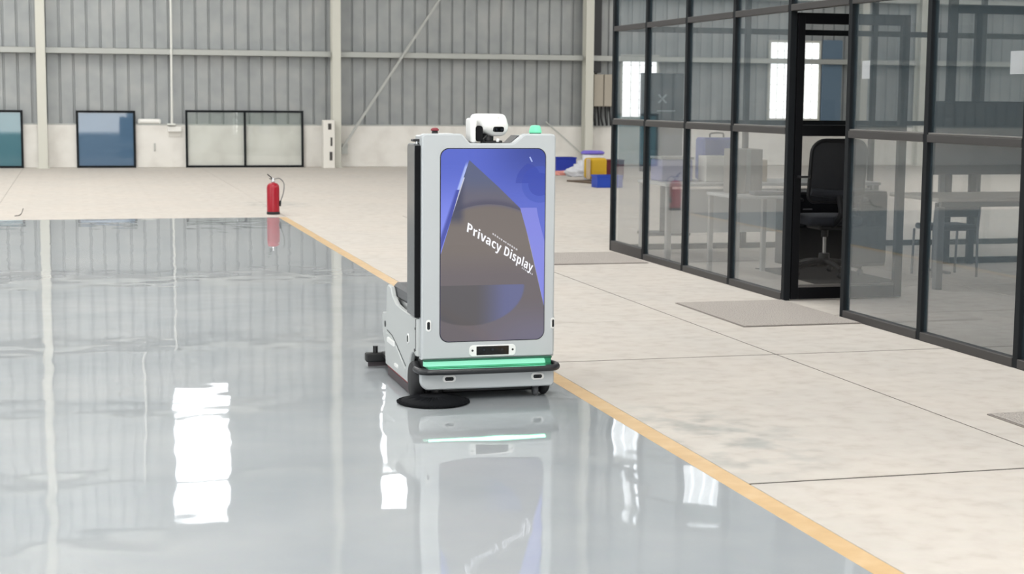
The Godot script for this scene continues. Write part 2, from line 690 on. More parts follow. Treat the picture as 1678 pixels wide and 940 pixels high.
func rrect(w: float, h: float, r, seg := 6) -> PackedVector2Array:
	# r: one radius, or four: lower left, lower right, upper right, upper left
	var rr: Array = r if r is Array else [r, r, r, r]
	var out := PackedVector2Array()
	var cs := [Vector2(-w / 2, -h / 2), Vector2(w / 2, -h / 2), Vector2(w / 2, h / 2), Vector2(-w / 2, h / 2)]
	for k in 4:
		var q: float = rr[k]
		var c: Vector2 = cs[k] - cs[k].sign() * q
		if q <= 0.0:
			out.append(cs[k])
			continue
		for i in seg + 1:
			var a := PI + k * PI / 2 + PI / 2 * i / seg
			out.append(c + Vector2(cos(a), sin(a)) * q)
	return out


# polygon in the local x-y plane, from local z0 to z1, placed by t; chamfered at the z1 end (and z0 end if both)
func prism(poly: PackedVector2Array, z0: float, z1: float, t: Transform3D, bev := 0.0, both := false, uv := false) -> void:
	var n := poly.size()
	var cw := Geometry2D.is_polygon_clockwise(poly)
	var inset := PackedVector2Array()
	for k in n:
		var p := poly[(k + n - 1) % n]
		var q := poly[k]
		var r := poly[(k + 1) % n]
		var e1 := (q - p).normalized()
		var e2 := (r - q).normalized()
		var m1 := Vector2(-e1.y, e1.x) * (-1.0 if cw else 1.0)
		var m2 := Vector2(-e2.y, e2.x) * (-1.0 if cw else 1.0)
		var m := m1 + m2
		inset.append(q + m / maxf(0.3, m.dot(m1)) * bev)
	var lo := poly[0]
	var hi := poly[0]
	for p in poly:
		lo = lo.min(p)
		hi = hi.max(p)
	var sg := signf(z1 - z0)
	var rings := []
	if both and bev > 0.0:
		rings.append([inset, z0])
		rings.append([poly, z0 + sg * bev])
	else:
		rings.append([poly, z0])
	if bev > 0.0:
		rings.append([poly, z1 - sg * bev])
		rings.append([inset, z1])
	else:
		rings.append([poly, z1])
	for k in rings.size() - 1:
		for i in n:
			var j := (i + 1) % n
			var e: Vector2 = rings[k][0][j] - rings[k][0][i]
			var out := Vector2(e.y, -e.x) * (-1.0 if cw else 1.0)
			var p3 := func(ring: Array, q: int) -> Vector3:
				return t * Vector3(ring[0][q].x, ring[0][q].y, ring[1])
			if uv:
				S.set_uv(Vector2(-1, -1))
			quad(p3.call(rings[k], i), p3.call(rings[k], j), p3.call(rings[k + 1], j), p3.call(rings[k + 1], i), t.basis * (Vector3(out.x, out.y, 0).normalized()))
	for cap in [[rings[0], -sg], [rings[-1], sg]]:
		var pl: PackedVector2Array = cap[0][0]
		var ix := Geometry2D.triangulate_polygon(pl)
		if ix.is_empty():
			print("cap failed: ", pl)
		var nn := t.basis * Vector3(0, 0, cap[1])
		for k in range(0, ix.size(), 3):
			var vs := []
			for q in 3:
				var p := pl[ix[k + q]]
				vs.append([t * Vector3(p.x, p.y, cap[0][1]), Vector2((p.x - lo.x) / (hi.x - lo.x), 1.0 - (p.y - lo.y) / (hi.y - lo.y))])
			if (vs[1][0] - vs[0][0]).cross(vs[2][0] - vs[0][0]).dot(nn) > 0.0:
				vs = [vs[0], vs[2], vs[1]]
			for v in vs:
				if uv:
					S.set_uv(v[1])
				S.add_vertex(v[0] - O)


func facing(at: Vector3) -> Transform3D:
	return Transform3D(Basis.IDENTITY, at)


func disc_poly(r: float, sides := 20) -> PackedVector2Array:
	var out := PackedVector2Array()
	for k in sides:
		out.append(Vector2(cos(TAU * k / sides), sin(TAU * k / sides)) * r)
	return out


# ------------------------------------------------------------------ floor
func build_floor() -> void:
	var f := structure("floor", "factory floor of glossy grey epoxy beside pale jointed concrete", "floor")
	one("subfloor", "joint_filler", f, Vector3(WEST, -0.3, BACK - 0.3), Vector3(EAST, -0.003, NEAR))
	one("epoxy_coating", "grey_epoxy", f, Vector3(WEST, -0.003, -20.2), Vector3(2.434, 0.0, NEAR), 0.0, "glossy grey epoxy coating")
	one("painted_line", "line_paint", f, Vector3(2.434, -0.003, -20.2), Vector3(2.53, 0.001, NEAR), 0.0, "orange painted line along the epoxy edge")
	var xs := [2.53, 4.0, 7.0, 10.0, 13.0, 16.0, 20.0, EAST]
	var zs := [-20.2, -17.9, -14.9, -11.9, -10.35, -8.8, -5.8, -2.8, 0.2, 5.0, NEAR]
	for i in xs.size() - 1:
		for j in zs.size() - 1:
			slab(f, xs[i], xs[i + 1], zs[j], zs[j + 1])
	xs = [WEST, -9.0, -5.0, -1.0, 2.53, 7.0, 11.0, 15.0, 19.5, EAST]
	zs = [BACK - 0.2, -30.0, -25.1, -20.2]
	for i in xs.size() - 1:
		for j in zs.size() - 1:
			slab(f, xs[i], xs[i + 1], zs[j], zs[j + 1])


func slab(f: Node3D, x0: float, x1: float, z0: float, z1: float) -> void:
	var g := 0.007 if z0 > -20.3 else 0.002                                     # half the saw cut, wider across the aisle at the two open joints
	var ga := 0.012 if absf(z0 + 8.8) < 0.1 or absf(z0 + 5.8) < 0.1 else g
	var gb := 0.012 if absf(z1 + 8.8) < 0.1 or absf(z1 + 5.8) < 0.1 else g
	var b := 0.002
	begin()
	var rings := []
	for k in [[0.0, -0.003], [0.0, -b], [b, 0.0]]:
		var q: float = g + k[0]
		var za: float = z0 + ga + k[0]
		var zb: float = z1 - gb - k[0]
		rings.append([Vector3(x0 + q, k[1], za), Vector3(x1 - q, k[1], za), Vector3(x1 - q, k[1], zb), Vector3(x0 + q, k[1], zb)])
	var outs := [Vector3(0, 0.3, -1), Vector3(1, 0.3, 0), Vector3(0, 0.3, 1), Vector3(-1, 0.3, 0)]
	for k in 2:
		for i in 4:
			uquad([rings[k][i], rings[k][(i + 1) % 4], rings[k + 1][(i + 1) % 4], rings[k + 1][i]], outs[i])
	uquad(rings[2], Vector3.UP)
	done("slab", "concrete", f)


func uquad(v: Array, n: Vector3) -> void:
	for t in [[0, 1, 2], [0, 2, 3]]:
		var o: Array = t if (v[t[1]] - v[t[0]]).cross(v[t[2]] - v[t[0]]).dot(n) < 0.0 else [t[0], t[2], t[1]]
		for k in o:
			S.set_uv(Vector2((v[k].x - 2.0) / 8.0, (v[k].z + 18.0) / 16.0))
			S.set_uv2(Vector2(v[k].x, v[k].z) * 0.6)
			S.add_vertex(v[k] - O)


# ------------------------------------------------------------------ hall
func build_hall() -> void:
	var w := structure("wall_left", "long side wall of the hall with an added glowing strip for fill light", "wall")
	one("cladding", "plain_wall", w, Vector3(WEST - 0.3, -0.3, BACK - 0.5), Vector3(WEST, EAVES, NEAR + 0.3))
	one("added_side_panel", "added_panel_glow", w, Vector3(WEST, 2.2, -17.0), Vector3(WEST + 0.05, 5.0, -1.0))  # added glowing panel for fill light, out of view
	w = structure("wall_right", "side wall of the hall beyond the glass office", "wall")
	one("cladding", "plain_wall", w, Vector3(EAST, -0.3, BACK - 0.5), Vector3(EAST + 0.3, EAVES, NEAR + 0.3))
	w = structure("wall_front", "unseen wall of the hall behind the camera with an added daylight panel", "wall")
	one("cladding", "plain_wall", w, Vector3(WEST, -0.3, NEAR), Vector3(EAST, EAVES, NEAR + 0.3))
	one("added_front_panel", "added_panel_glow", w, Vector3(-6.6, 0.7, NEAR - 0.06), Vector3(2.6, 6.1, NEAR - 0.001))  # added glowing panel that lights the robot from the front
	var c := structure("ceiling", "metal sheet roof of the hall with translucent skylights", "ceiling")
	one("roof_sheet", "roof_sheet", c, Vector3(WEST, EAVES, BACK - 0.5), Vector3(EAST, EAVES + 0.3, NEAR))
	for p in SKYLIGHTS:
		one("skylight", "lit_skylight", c, Vector3(p.x - 1.0, EAVES - 0.08, p.y - 4.0), Vector3(p.x + 1.0, EAVES - 0.001, p.y + 4.0))


# corrugated sheet from x0 to x1: flat face, a narrow rib pressed back every 0.272 m (phase fixed to the hall)
func corrugated(x0: float, x1: float, y0: float, y1: float, z: float) -> void:
	var p := 0.272
	var xs := [[x0, rib(x0, p)]]
	var k := floori(x0 / p) - 1
	while k * p < x1 + p:
		for e in [[0.0, 0.0], [0.014, 1.0], [0.034, 1.0], [0.048, 0.0]]:
			var x: float = k * p + e[0]
			if x > x0 + 0.001 and x < x1 - 0.001:
				xs.append([x, e[1]])
		k += 1
	xs.append([x1, rib(x1, p)])
	for i in xs.size() - 1:
		var a: Array = xs[i]
		var b: Array = xs[i + 1]
		var za: float = z - 0.035 * a[1]
		var zb: float = z - 0.035 * b[1]
		quad(Vector3(a[0], y0, za), Vector3(b[0], y0, zb), Vector3(b[0], y1, zb), Vector3(a[0], y1, za), Vector3(za - zb, 0, b[0] - a[0]))


func rib(x: float, p: float) -> float:
	var q := fposmod(x, p)
	return clampf(minf(q / 0.014, (0.048 - q) / 0.014), 0.0, 1.0)


const LOW_GIRTS := ["lowest girt at the far left end of the back wall", "lowest girt left of the view, second span of the back wall", "lowest girt at the left edge, ending at the column by the teal glass", "lowest girt above the blue and the clear double glass panels", "lowest girt crossed by the pale diagonal brace behind the robot", "lowest girt behind the beige cabinet and the office end", "lowest short girt between the last two columns behind the office", "lowest girt at the right end of the back wall behind the office"]


func build_back_wall() -> void:
	var w := structure("wall_back", "grey corrugated steel wall above a low white plastered wall", "wall")
	var zs := BACK - 0.1                     # face of the sheets
	one("cladding", "plain_wall", w, Vector3(WEST, -0.3, zs - 0.35), Vector3(EAST, EAVES, zs - 0.15))
	begin()
	box(Vector3(WEST, 0.0, BACK - 0.24), Vector3(EAST, 0.872, BACK), 0.012)
	done("plinth", "white_plaster", w, "low white plastered wall")
	one("flashing", "girt_steel", w, Vector3(WEST, 0.873, BACK - 0.12), Vector3(EAST, 0.9, BACK - 0.005), 0.004)
	var lit := [[1.93, 3.07, 4.72, 7.6], [6.37, 7.46, 4.72, 7.4], [11.62, 11.98, 4.9, 6.55], [11.98, 12.12, 4.9, 8.0], [12.12, 12.24, 4.9, 6.55], [12.24, 12.33, 4.9, 8.0], [13.36, 14.31, 4.9, 7.95]]
	var x := WEST
	var k := 0
	while x < EAST - 0.01:
		if k < lit.size() and absf(x - lit[k][0]) < 0.01:
			var l: Array = lit[k]
			for part in [[0.88, l[2], "sheet", "corrugated_steel"], [l[2], l[3], "translucent_sheet", "lit_polycarbonate"], [l[3], EAVES, "sheet", "corrugated_steel"]]:
				begin()
				corrugated(l[0], l[1], part[0], part[1], zs)
				done(part[2], part[3], w)
			x = l[1]
			k += 1
			continue
		var stop: float = lit[k][0] if k < lit.size() else EAST
		var n := maxi(1, roundi((stop - x) / 1.088))
		var nx := x + (stop - x) / n
		begin()
		corrugated(x, nx, 0.88, EAVES, zs)
		done("sheet", "corrugated_steel", w)
		x = nx if n > 1 else stop
	# columns: steel I sections standing before the wall
	var cols := [[-0.605, "pale steel column between the teal and the blue glass panels"], [5.35, "pale steel column beside the slim white cabinet"], [10.91, "steel column in the shaded corner behind the blue crate"], [-6.6, "steel column further left along the back wall"], [-12.4, "steel column near the left end of the back wall"], [17.5, "steel column seen through the office glass beside the bright window"], [19.0, "steel column seen through the office glass at its right end"]]
	for c in cols:
		var cx: float = c[0]
		var o := thing("steel_column", c[1], "column", Vector3(cx, 0, BACK + 0.22), "steel columns of the back wall")
		o.set_meta("kind", "structure")
		one("flange", "column_paint", o, Vector3(cx - 0.09, 0, BACK + 0.27), Vector3(cx + 0.09, EAVES, BACK + 0.283), 0.002)
		one("flange", "column_paint", o, Vector3(cx - 0.09, 0, BACK + 0.01), Vector3(cx + 0.09, EAVES, BACK + 0.023), 0.002)
		one("web", "column_paint", o, Vector3(cx - 0.005, 0, BACK + 0.024), Vector3(cx + 0.005, EAVES, BACK + 0.269))
		one("base_plate", "column_paint", o, Vector3(cx - 0.13, 0, BACK + 0.001), Vector3(cx + 0.13, 0.018, BACK + 0.31))
	# girts: horizontal channels that carry the sheets, between the columns
	var ends := [WEST, -12.4, -6.6, -0.605, 5.35, 10.91, 17.5, 19.0, EAST]
	for y in [2.37, 3.78, 5.17, 6.58, 7.98]:
		for i in ends.size() - 1:
			var a: float = ends[i] + 0.1
			var b: float = ends[i + 1] - 0.1
			var gl: String = LOW_GIRTS[i] if y < 3.0 else "horizontal steel girt high on the corrugated wall, above the lowest girt"
			var g := thing("girt", gl, "girt", Vector3((a + b) / 2, y, BACK), "upper girts" if y > 3.0 else "lowest girts")
			g.set_meta("kind", "structure")
			begin()
			box(Vector3(a, y - 0.06, BACK + 0.115), Vector3(b, y + 0.06, BACK + 0.12))
			box(Vector3(a, y + 0.055, BACK - 0.09), Vector3(b, y + 0.06, BACK + 0.12))
			box(Vector3(a, y - 0.06, BACK - 0.09), Vector3(b, y - 0.055, BACK + 0.12))
			done("channel", "girt_steel", g)
	# bright windows of the wall, seen through the office
	hall_window("window_1", 11.72, 12.62, 1.05, 2.47, "bright barred window behind the standing display board", 3)
	hall_window("window_2", 15.26, 16.55, 1.03, 2.84, "tall bright barred window seen through the office door", 6)


func hall_window(called: String, x0: float, x1: float, y0: float, y1: float, label: String, bars: int) -> void:
	var w := structure(called, label, "window")
	w.position = Vector3((x0 + x1) / 2, y0, BACK)
	O = w.position
	var zf := BACK - 0.02
	one("pane", "lit_window_bright", w, Vector3(x0 + 0.03, y0 + 0.03, zf - 0.05), Vector3(x1 - 0.03, y1 - 0.03, zf - 0.03))
	begin()
	for e in [[x0, x0 + 0.05, y0, y1], [x1 - 0.05, x1, y0, y1], [x0 + 0.05, x1 - 0.05, y0, y0 + 0.05], [x0 + 0.05, x1 - 0.05, y1 - 0.05, y1]]:
		box(Vector3(e[0], e[2], zf - 0.06), Vector3(e[1], e[3], zf + 0.02), 0.004)
	done("window_frame", "column_paint", w)
	for k in bars:
		var bx := x0 + 0.05 + (x1 - x0 - 0.1) * (k + 1) / (bars + 1)
		one("bar", "column_paint", w, Vector3(bx - 0.007, y0 + 0.05, zf - 0.018), Vector3(bx + 0.007, y1 - 0.05, zf - 0.004))
	if bars > 4:
		one("shutter", "shutter_blue", w, Vector3(x1 + 0.01, y0 - 0.05, zf + 0.03), Vector3(x1 + 0.5, y1 + 0.02, zf + 0.07), 0.006, "blue-grey steel shutter leaf folded open")
	var rows := int((y1 - y0) / 0.22)
	for k in rows:
		var by := y0 + 0.05 + (y1 - y0 - 0.1) * (k + 1) / (rows + 1)
		one("bar", "column_paint", w, Vector3(x0 + 0.05, by - 0.005, zf - 0.003), Vector3(x1 - 0.05, by + 0.005, zf + 0.005))


# ------------------------------------------------------------------ glass office
const MULL := [-15.28, -14.33, -13.30, -12.25, -11.20, -10.22, -9.15, -8.05, -6.98, -5.9, -4.8]
const OTOP := 3.3
const OEAST := 10.4

func build_office() -> void:
	var w := structure("wall_office_front", "black framed glass front of the office along the concrete aisle", "glass wall")
	var a := 0.026
	for z in MULL:
		one("mullion", "black_frame", w, Vector3(GLASS - a, 0.0, z - a), Vector3(GLASS + a, OTOP, z + a), 0.003)
	for i in MULL.size() - 1:
		var z0: float = MULL[i] + a
		var z1: float = MULL[i + 1] - a
		var door := i == 4
		for r in [[0.0, 0.055, "bottom_rail"], [1.245, 1.293, "transom"], [2.15, 2.198, "top_rail"]]:
			if door and r[0] < 2.0:
				continue
			var rh: float = 0.1 if i == 0 and r[0] == 0.0 else r[1]
			one(r[2], "rail_dark", w, Vector3(GLASS - 0.03, r[0], z0), Vector3(GLASS + 0.03, rh, z1), 0.003)
			if r[2] == "transom":
				one("glazing_bead", "rail_grey", w, Vector3(GLASS - 0.022, r[1], z0), Vector3(GLASS + 0.022, r[1] + 0.012, z1), 0.003)
		for g in [[0.055, 1.245], [1.305, 2.15], [2.198, OTOP]]:
			if door and g[0] < 2.0:
				continue
			one("pane", "office_glass", w, Vector3(GLASS - 0.004, g[0], z0), Vector3(GLASS + 0.004, g[1], z1))
	# end partition towards the back wall
	w = structure("wall_office_end", "black framed glass end partition of the office facing the back wall", "glass wall")
	var ez := -15.3
	var xs := [GLASS + 0.03, 6.55, 7.95, 9.2, OEAST]
	for i in xs.size():
		if i:
			one("mullion", "black_frame", w, Vector3(xs[i] - a, 0, ez - a), Vector3(xs[i] + a, OTOP, ez + a), 0.003)
			for r in [[0.0, 0.055, "bottom_rail"], [1.245, 1.293, "transom"], [2.15, 2.205, "top_rail"]]:
				one(r[2], "black_frame", w, Vector3(xs[i - 1] + a, r[0], ez - 0.025), Vector3(xs[i] - a, r[1], ez + 0.025), 0.003)
			for g in [[0.055, 1.245], [1.293, 2.15], [2.205, OTOP]]:
				one("pane", "office_glass", w, Vector3(xs[i - 1] + a, g[0], ez - 0.004), Vector3(xs[i] - a, g[1], ez + 0.004))
	# partition inside, behind the desk
	w = structure("wall_office_inner", "black framed glass partition inside the office behind the desk", "glass wall")
	ez = -13.5
	xs = [7.8, 9.1, OEAST]
	for i in xs.size():
		one("mullion", "black_frame", w, Vector3(xs[i] - 0.04, 0, ez - a), Vector3(xs[i] + 0.04, OTOP, ez + a), 0.003)
		if i:
			for r in [[0.0, 0.055, "bottom_rail"], [2.3, 2.38, "top_rail"]]:
				one(r[2], "black_frame", w, Vector3(xs[i - 1] + 0.04, r[0], ez - 0.025), Vector3(xs[i] - 0.04, r[1], ez + 0.025), 0.003)
			one("pane", "clear_glass", w, Vector3(xs[i - 1] + 0.04, 0.055, ez - 0.004), Vector3(xs[i] - 0.04, 2.3, ez + 0.004))
	one("door_post", "black_frame", w, Vector3(8.0, 0.0, ez + 0.03), Vector3(8.06, 2.3, ez + 0.08), 0.003)
	w = structure("wall_office_side", "plain grey rear partition of the office", "wall")
	one("board", "plain_wall", w, Vector3(OEAST + 0.03, 0, -11.6), Vector3(OEAST + 0.12, OTOP, -4.8))
	w = structure("wall_office_near", "unseen dark partition added at the near end of the office", "wall")
	one("board", "charcoal_board", w, Vector3(GLASS + 0.04, 0, -4.77), Vector3(OEAST + 0.12, OTOP, -4.7))  # added so the open door reflects something dark
	var c := structure("ceiling_office", "unseen flat ceiling added over the glass office to darken it", "ceiling")
	one("ceiling_board", "office_ceiling", c, Vector3(GLASS - 0.03, OTOP, -15.33), Vector3(OEAST + 0.15, OTOP + 0.12, -4.7))  # unseen, added to keep the office interior dim
	# the door stands open, swung inwards
	var d := structure("door_1", "black framed glass office door standing open inwards", "door")
	d.position = Vector3(5.2, 0, -11.2)
	O = d.position
	var dz := -11.2
	var x0 := 5.185
	var x1 := 6.105
	for x in [[x0, x0 + 0.06], [x1 - 0.065, x1]]:
		one("stile", "door_frame_black", d, Vector3(x[0], 0.008, dz - 0.022), Vector3(x[1], 2.14, dz + 0.022), 0.003)
	for y in [[0.008, 0.095, "bottom_rail"], [1.232, 1.312, "mid_rail"], [2.06, 2.14, "top_rail"]]:
		one(y[2], "door_frame_black", d, Vector3(x0 + 0.06, y[0], dz - 0.022), Vector3(x1 - 0.065, y[1], dz + 0.022), 0.003)
	one("glazing_bead", "rail_grey", d, Vector3(x0 + 0.06, 0.095, dz - 0.012), Vector3(x1 - 0.065, 0.115, dz + 0.02), 0.003)
	for g in [[0.115, 1.232], [1.312, 2.06]]:
		one("pane", "door_glass", d, Vector3(x0 + 0.06, g[0], dz - 0.004), Vector3(x1 - 0.065, g[1], dz + 0.004))
	begin()
	rod(Vector3(5.217, 0.93, dz + 0.022), Vector3(5.217, 0.93, dz + 0.06), 0.009)
	rod(Vector3(5.21, 0.93, dz + 0.055), Vector3(5.3, 0.93, dz + 0.055), 0.009)
	done("handle", "black_plastic", d)
	# notices taped inside the panes
	for p in [[-10.03, 1.645, 1.765, 0.11, "white paper notice on the pane right of the office door"], [-8.2, 1.655, 1.785, 0.15, "white paper notice on the pane at the right edge of the view"]]:
		var n := thing("paper_notice", p[4], "paper", Vector3(GLASS, p[1], p[0]), "paper notices on the office glass")
		one("sheet", "paper", n, Vector3(GLASS + 0.0045, p[1], p[0] - p[3] / 2), Vector3(GLASS + 0.0055, p[2], p[0] + p[3] / 2))


func build_office_things() -> void:
	# office chair seen from behind through the door
	var c := Vector3(6.2, 0.0065, -12.72)
	var ch := thing("office_chair", "black mesh-backed swivel chair just inside the office door", "chair", c)
	begin()
	for k in 5:
		var a := TAU * k / 5 + 0.3
		var d := Vector3(cos(a), 0, sin(a))
		tube([c + Vector3(0, 0.13, 0), c + d * 0.15 + Vector3(0, 0.115, 0), c + d * 0.32 + Vector3(0, 0.075, 0)], 0.022, 8)
	lathe([Vector2(0, 0.19), Vector2(0.045, 0.19), Vector2(0.05, 0.09), Vector2(0, 0.09)], c, Basis.IDENTITY, 16)
	done("star_base", "black_plastic", ch)
	for k in 5:
		var a := TAU * k / 5 + 0.3
		var d := Vector3(cos(a), 0, sin(a))
		begin()
		lathe([Vector2(0, -0.02), Vector2(0.022, -0.02), Vector2(0.028, -0.012), Vector2(0.028, 0.012), Vector2(0.022, 0.02), Vector2(0, 0.02)], c + d * 0.31 + Vector3(0, 0.0285, 0), Basis(Vector3(0, 0, 1), PI / 2).rotated(Vector3.UP, a), 12)
		done("caster", "black_plastic", ch)
	begin()
	rod(c + Vector3(0, 0.18, 0), c + Vector3(0, 0.34, 0), 0.016)
	done("gas_lift", "chrome", ch, "bright chrome gas lift")
	begin()
	rod(c + Vector3(0, 0.33, 0), c + Vector3(0, 0.41, 0), 0.03)
	box(c + Vector3(-0.12, 0.4, -0.12), c + Vector3(0.12, 0.44, 0.16), 0.01)
	done("tilt_mechanism", "black_plastic", ch)
	begin()
	rbox(c + Vector3(0, 0.48, -0.02), Vector3(0.5, 0.08, 0.48), 0.035)
	done("seat", "charcoal_fabric", ch)
	# backrest: mesh in a rounded frame, slightly reclined, its bar at the lumbar
	var bt := Transform3D(Basis(Vector3.RIGHT, 0.12), c + Vector3(0, 0.9, 0.22))
	begin()
	var loop := []
	for p in rrect(0.5, 0.52, [0.06, 0.06, 0.11, 0.11], 6):
		loop.append(bt * Vector3(p.x, p.y, 0.03 * cos(p.x * 4.0) - 0.03))
	loop.append(loop[0])
	tube(loop, 0.017, 8)
	done("back_frame", "black_plastic", ch)
	begin()
	prism(rrect(0.48, 0.5, [0.05, 0.05, 0.1, 0.1], 6), -0.002, 0.002, bt)
	done("back_mesh", "chair_mesh", ch)
	begin()
	var lum := bend([bt * Vector3(-0.24, -0.17, 0.0), bt * Vector3(0, -0.19, 0.035), bt * Vector3(0.24, -0.17, 0.0)], 5)
	tube(lum, 0.034, 8)
	done("lumbar_pad", "charcoal_fabric", ch)
	begin()
	tube(bend([bt * Vector3(0, -0.18, 0.03), c + Vector3(0, 0.55, 0.3), c + Vector3(0, 0.43, 0.14)], 5), 0.026, 8)
	done("back_post", "black_plastic", ch)
	for s in [-1.0, 1.0]:
		begin()
		tube(bend([c + Vector3(s * 0.2, 0.44, 0.0), c + Vector3(s * 0.3, 0.46, 0.0), c + Vector3(s * 0.3, 0.64, 0.02)], 5), 0.016, 8)
		box(c + Vector3(s * 0.3 - 0.035, 0.64, -0.12), c + Vector3(s * 0.3 + 0.035, 0.67, 0.14), 0.01)
		done("armrest", "black_plastic", ch)
	# desk on the right with a privacy screen
	var d := thing("office_desk", "long grey-topped desk behind the right-hand panes", "desk", Vector3(7.3, 0, -11.95))
	one("top", "desk_top", d, Vector3(6.6, 0.705, -12.35), Vector3(8.4, 0.735, -11.55), 0.006)
	for p in [Vector3(6.66, 0, -11.62), Vector3(8.34, 0, -11.62), Vector3(6.66, 0, -12.28), Vector3(8.34, 0, -12.28)]:
		one("leg", "desk_steel", d, p - Vector3(0.03, 0, 0.03), p + Vector3(0.03, 0.66, 0.03), 0.004)
	one("apron", "desk_steel", d, Vector3(6.66, 0.66, -11.64), Vector3(8.34, 0.705, -11.6), 0.003)
	var mid := one("leg", "pale_steel", d, Vector3(7.4, 0, -11.64), Vector3(7.45, 0.66, -11.59), 0.004)
	mid.set_meta("label", "pale middle leg")
	var ps := thing("privacy_screen", "charcoal fabric privacy screen standing behind the grey desk", "screen", Vector3(7.9, 0, -12.8))
	one("fabric_panel", "charcoal_fabric", ps, Vector3(7.25, 0.86, -12.82), Vector3(8.75, 1.5, -12.78), 0.008)
	for x in [7.35, 8.65]:
		begin()
		box(Vector3(x - 0.025, 0.0, -12.83), Vector3(x + 0.025, 0.86, -12.79), 0.003)
		box(Vector3(x - 0.03, 0.0, -12.98), Vector3(x + 0.03, 0.02, -12.64), 0.003)
		done("foot", "desk_steel", ps)
	# tube-framed chair under the desk
	var v := thing("tube_chair", "dark tube-framed visitor chair under the grey desk", "chair", Vector3(7.27, 0, -12.3))
	one("seat", "charcoal_fabric", v, Vector3(7.05, 0.4, -12.72), Vector3(7.47, 0.45, -12.38), 0.015)
	for s in [7.05, 7.47]:
		begin()
		tube([Vector3(s, 0, -12.38), Vector3(s, 0.4, -12.39)], 0.011, 8)
		done("leg", "desk_steel", v)
		begin()
		tube([Vector3(s, 0, -12.74), Vector3(s, 0.4, -12.72)], 0.011, 8)
		done("leg", "desk_steel", v)
		begin()
		tube(bend([Vector3(s, 0.4, -12.39), Vector3(s, 0.56, -12.37), Vector3(s, 0.645, -12.36)], 4), 0.011, 8)
		done("back_tube", "desk_steel", v)
	one("backrest", "charcoal_fabric", v, Vector3(7.06, 0.52, -12.385), Vector3(7.46, 0.64, -12.355), 0.01)
	var cm := thing("chair_mat", "black rubber floor mat under the swivel chair", "mat", Vector3(6.2, 0, -12.7))
	one("mat", "dark_rubber", cm, Vector3(5.85, 0.0005, -13.38), Vector3(6.62, 0.006, -12.15), 0.002)
	var lc := thing("low_cabinet", "black low cabinet with two doors behind the swivel chair", "cabinet", Vector3(6.65, 0, -13.6))
	one("body", "robot_black", lc, Vector3(6.25, 0.0, -13.85), Vector3(7.15, 0.68, -13.415), 0.006)
	for x in [6.255, 6.705]:
		var dr := one("door", "door_frame_black", lc, Vector3(x, 0.03, -13.414), Vector3(x + 0.44, 0.66, -13.396), 0.004)
		one("handle", "desk_steel", dr, Vector3(x + 0.05, 0.52, -13.396), Vector3(x + 0.14, 0.532, -13.38), 0.003)
	# pale table and a cabinet nearer the door
	var t := thing("side_table", "small pale table left of the swivel chair", "table", Vector3(5.6, 0, -12.85))
	one("top", "desk_white", t, Vector3(5.3, 0.675, -13.2), Vector3(5.86, 0.7, -12.55), 0.005)
	for p in [Vector3(5.33, 0, -12.58), Vector3(5.83, 0, -12.58), Vector3(5.33, 0, -13.17), Vector3(5.83, 0, -13.17)]:
		one("leg", "pale_steel", t, p - Vector3(0.02, 0, 0.02), p + Vector3(0.02, 0.675, 0.02), 0.003)
	var bx := thing("carton", "grey-brown carton standing on the small pale table", "box", Vector3(5.55, 0.7, -13.0))
	begin()
	box(Vector3(5.42, 0.701, -13.12), Vector3(5.68, 1.08, -12.88), 0.004)
	done("body", "grey_cabinet", bx)
	one("tape", "pale_steel", bx, Vector3(5.53, 0.72, -12.88), Vector3(5.57, 1.08, -12.879))
	var kb := thing("desk_tray", "dark flat tray at the front of the small pale table", "tray", Vector3(5.6, 0.7, -12.68))
	one("tray", "desk_steel", kb, Vector3(5.5, 0.701, -12.74), Vector3(5.78, 0.735, -12.6), 0.006)
	# long worktable along the end partition with clutter
	t = thing("work_table", "long pale worktable along the office end partition", "table", Vector3(6.3, 0, -14.6))
	one("top", "desk_white", t, Vector3(5.3, 0.69, -15.0), Vector3(7.5, 0.72, -14.2), 0.005)
	for p in [Vector3(5.34, 0, -14.24), Vector3(7.46, 0, -14.24), Vector3(5.34, 0, -14.96), Vector3(7.46, 0, -14.96)]:
		one("leg", "pale_steel", t, p - Vector3(0.025, 0, 0.025), p + Vector3(0.025, 0.69, 0.025), 0.003)
	one("modesty_panel", "desk_white", t, Vector3(5.37, 0.25, -14.3), Vector3(7.43, 0.66, -14.285), 0.002)
	bx = thing("storage_box", "lavender plastic storage box on the long worktable", "box", Vector3(5.5, 0.72, -14.65))
	one("body", "lavender_plastic", bx, Vector3(5.36, 0.721, -14.8), Vector3(5.68, 0.93, -14.5), 0.012)
	one("lid", "pale_steel", bx, Vector3(5.35, 0.93, -14.81), Vector3(5.69, 0.955, -14.49), 0.008)
	bx = thing("tool_case", "deep blue tool case at the back of the long worktable", "case", Vector3(6.1, 0.72, -14.75))
	one("body", "blue_plastic", bx, Vector3(5.86, 0.721, -14.92), Vector3(6.22, 1.13, -14.7), 0.02)
	begin()
	tube(bend([Vector3(5.97, 1.13, -14.81), Vector3(5.98, 1.17, -14.81), Vector3(6.1, 1.17, -14.81), Vector3(6.11, 1.13, -14.81)], 4), 0.009, 8)
	done("handle", "black_plastic", bx)
	bx = thing("carton", "white carton before the blue tool case", "box", Vector3(5.9, 0.72, -14.5))
	one("body", "white_label", bx, Vector3(5.78, 0.721, -14.62), Vector3(6.0, 0.96, -14.42), 0.004)
	one("flap", "desk_white", bx, Vector3(5.78, 0.96, -14.62), Vector3(6.0, 0.966, -14.5), 0.001)
	bx = thing("carton", "brown carton at the end of the long worktable", "box", Vector3(6.3, 0.72, -14.5))
	one("body", "carton", bx, Vector3(6.06, 0.721, -14.66), Vector3(6.4, 0.93, -14.4), 0.004)
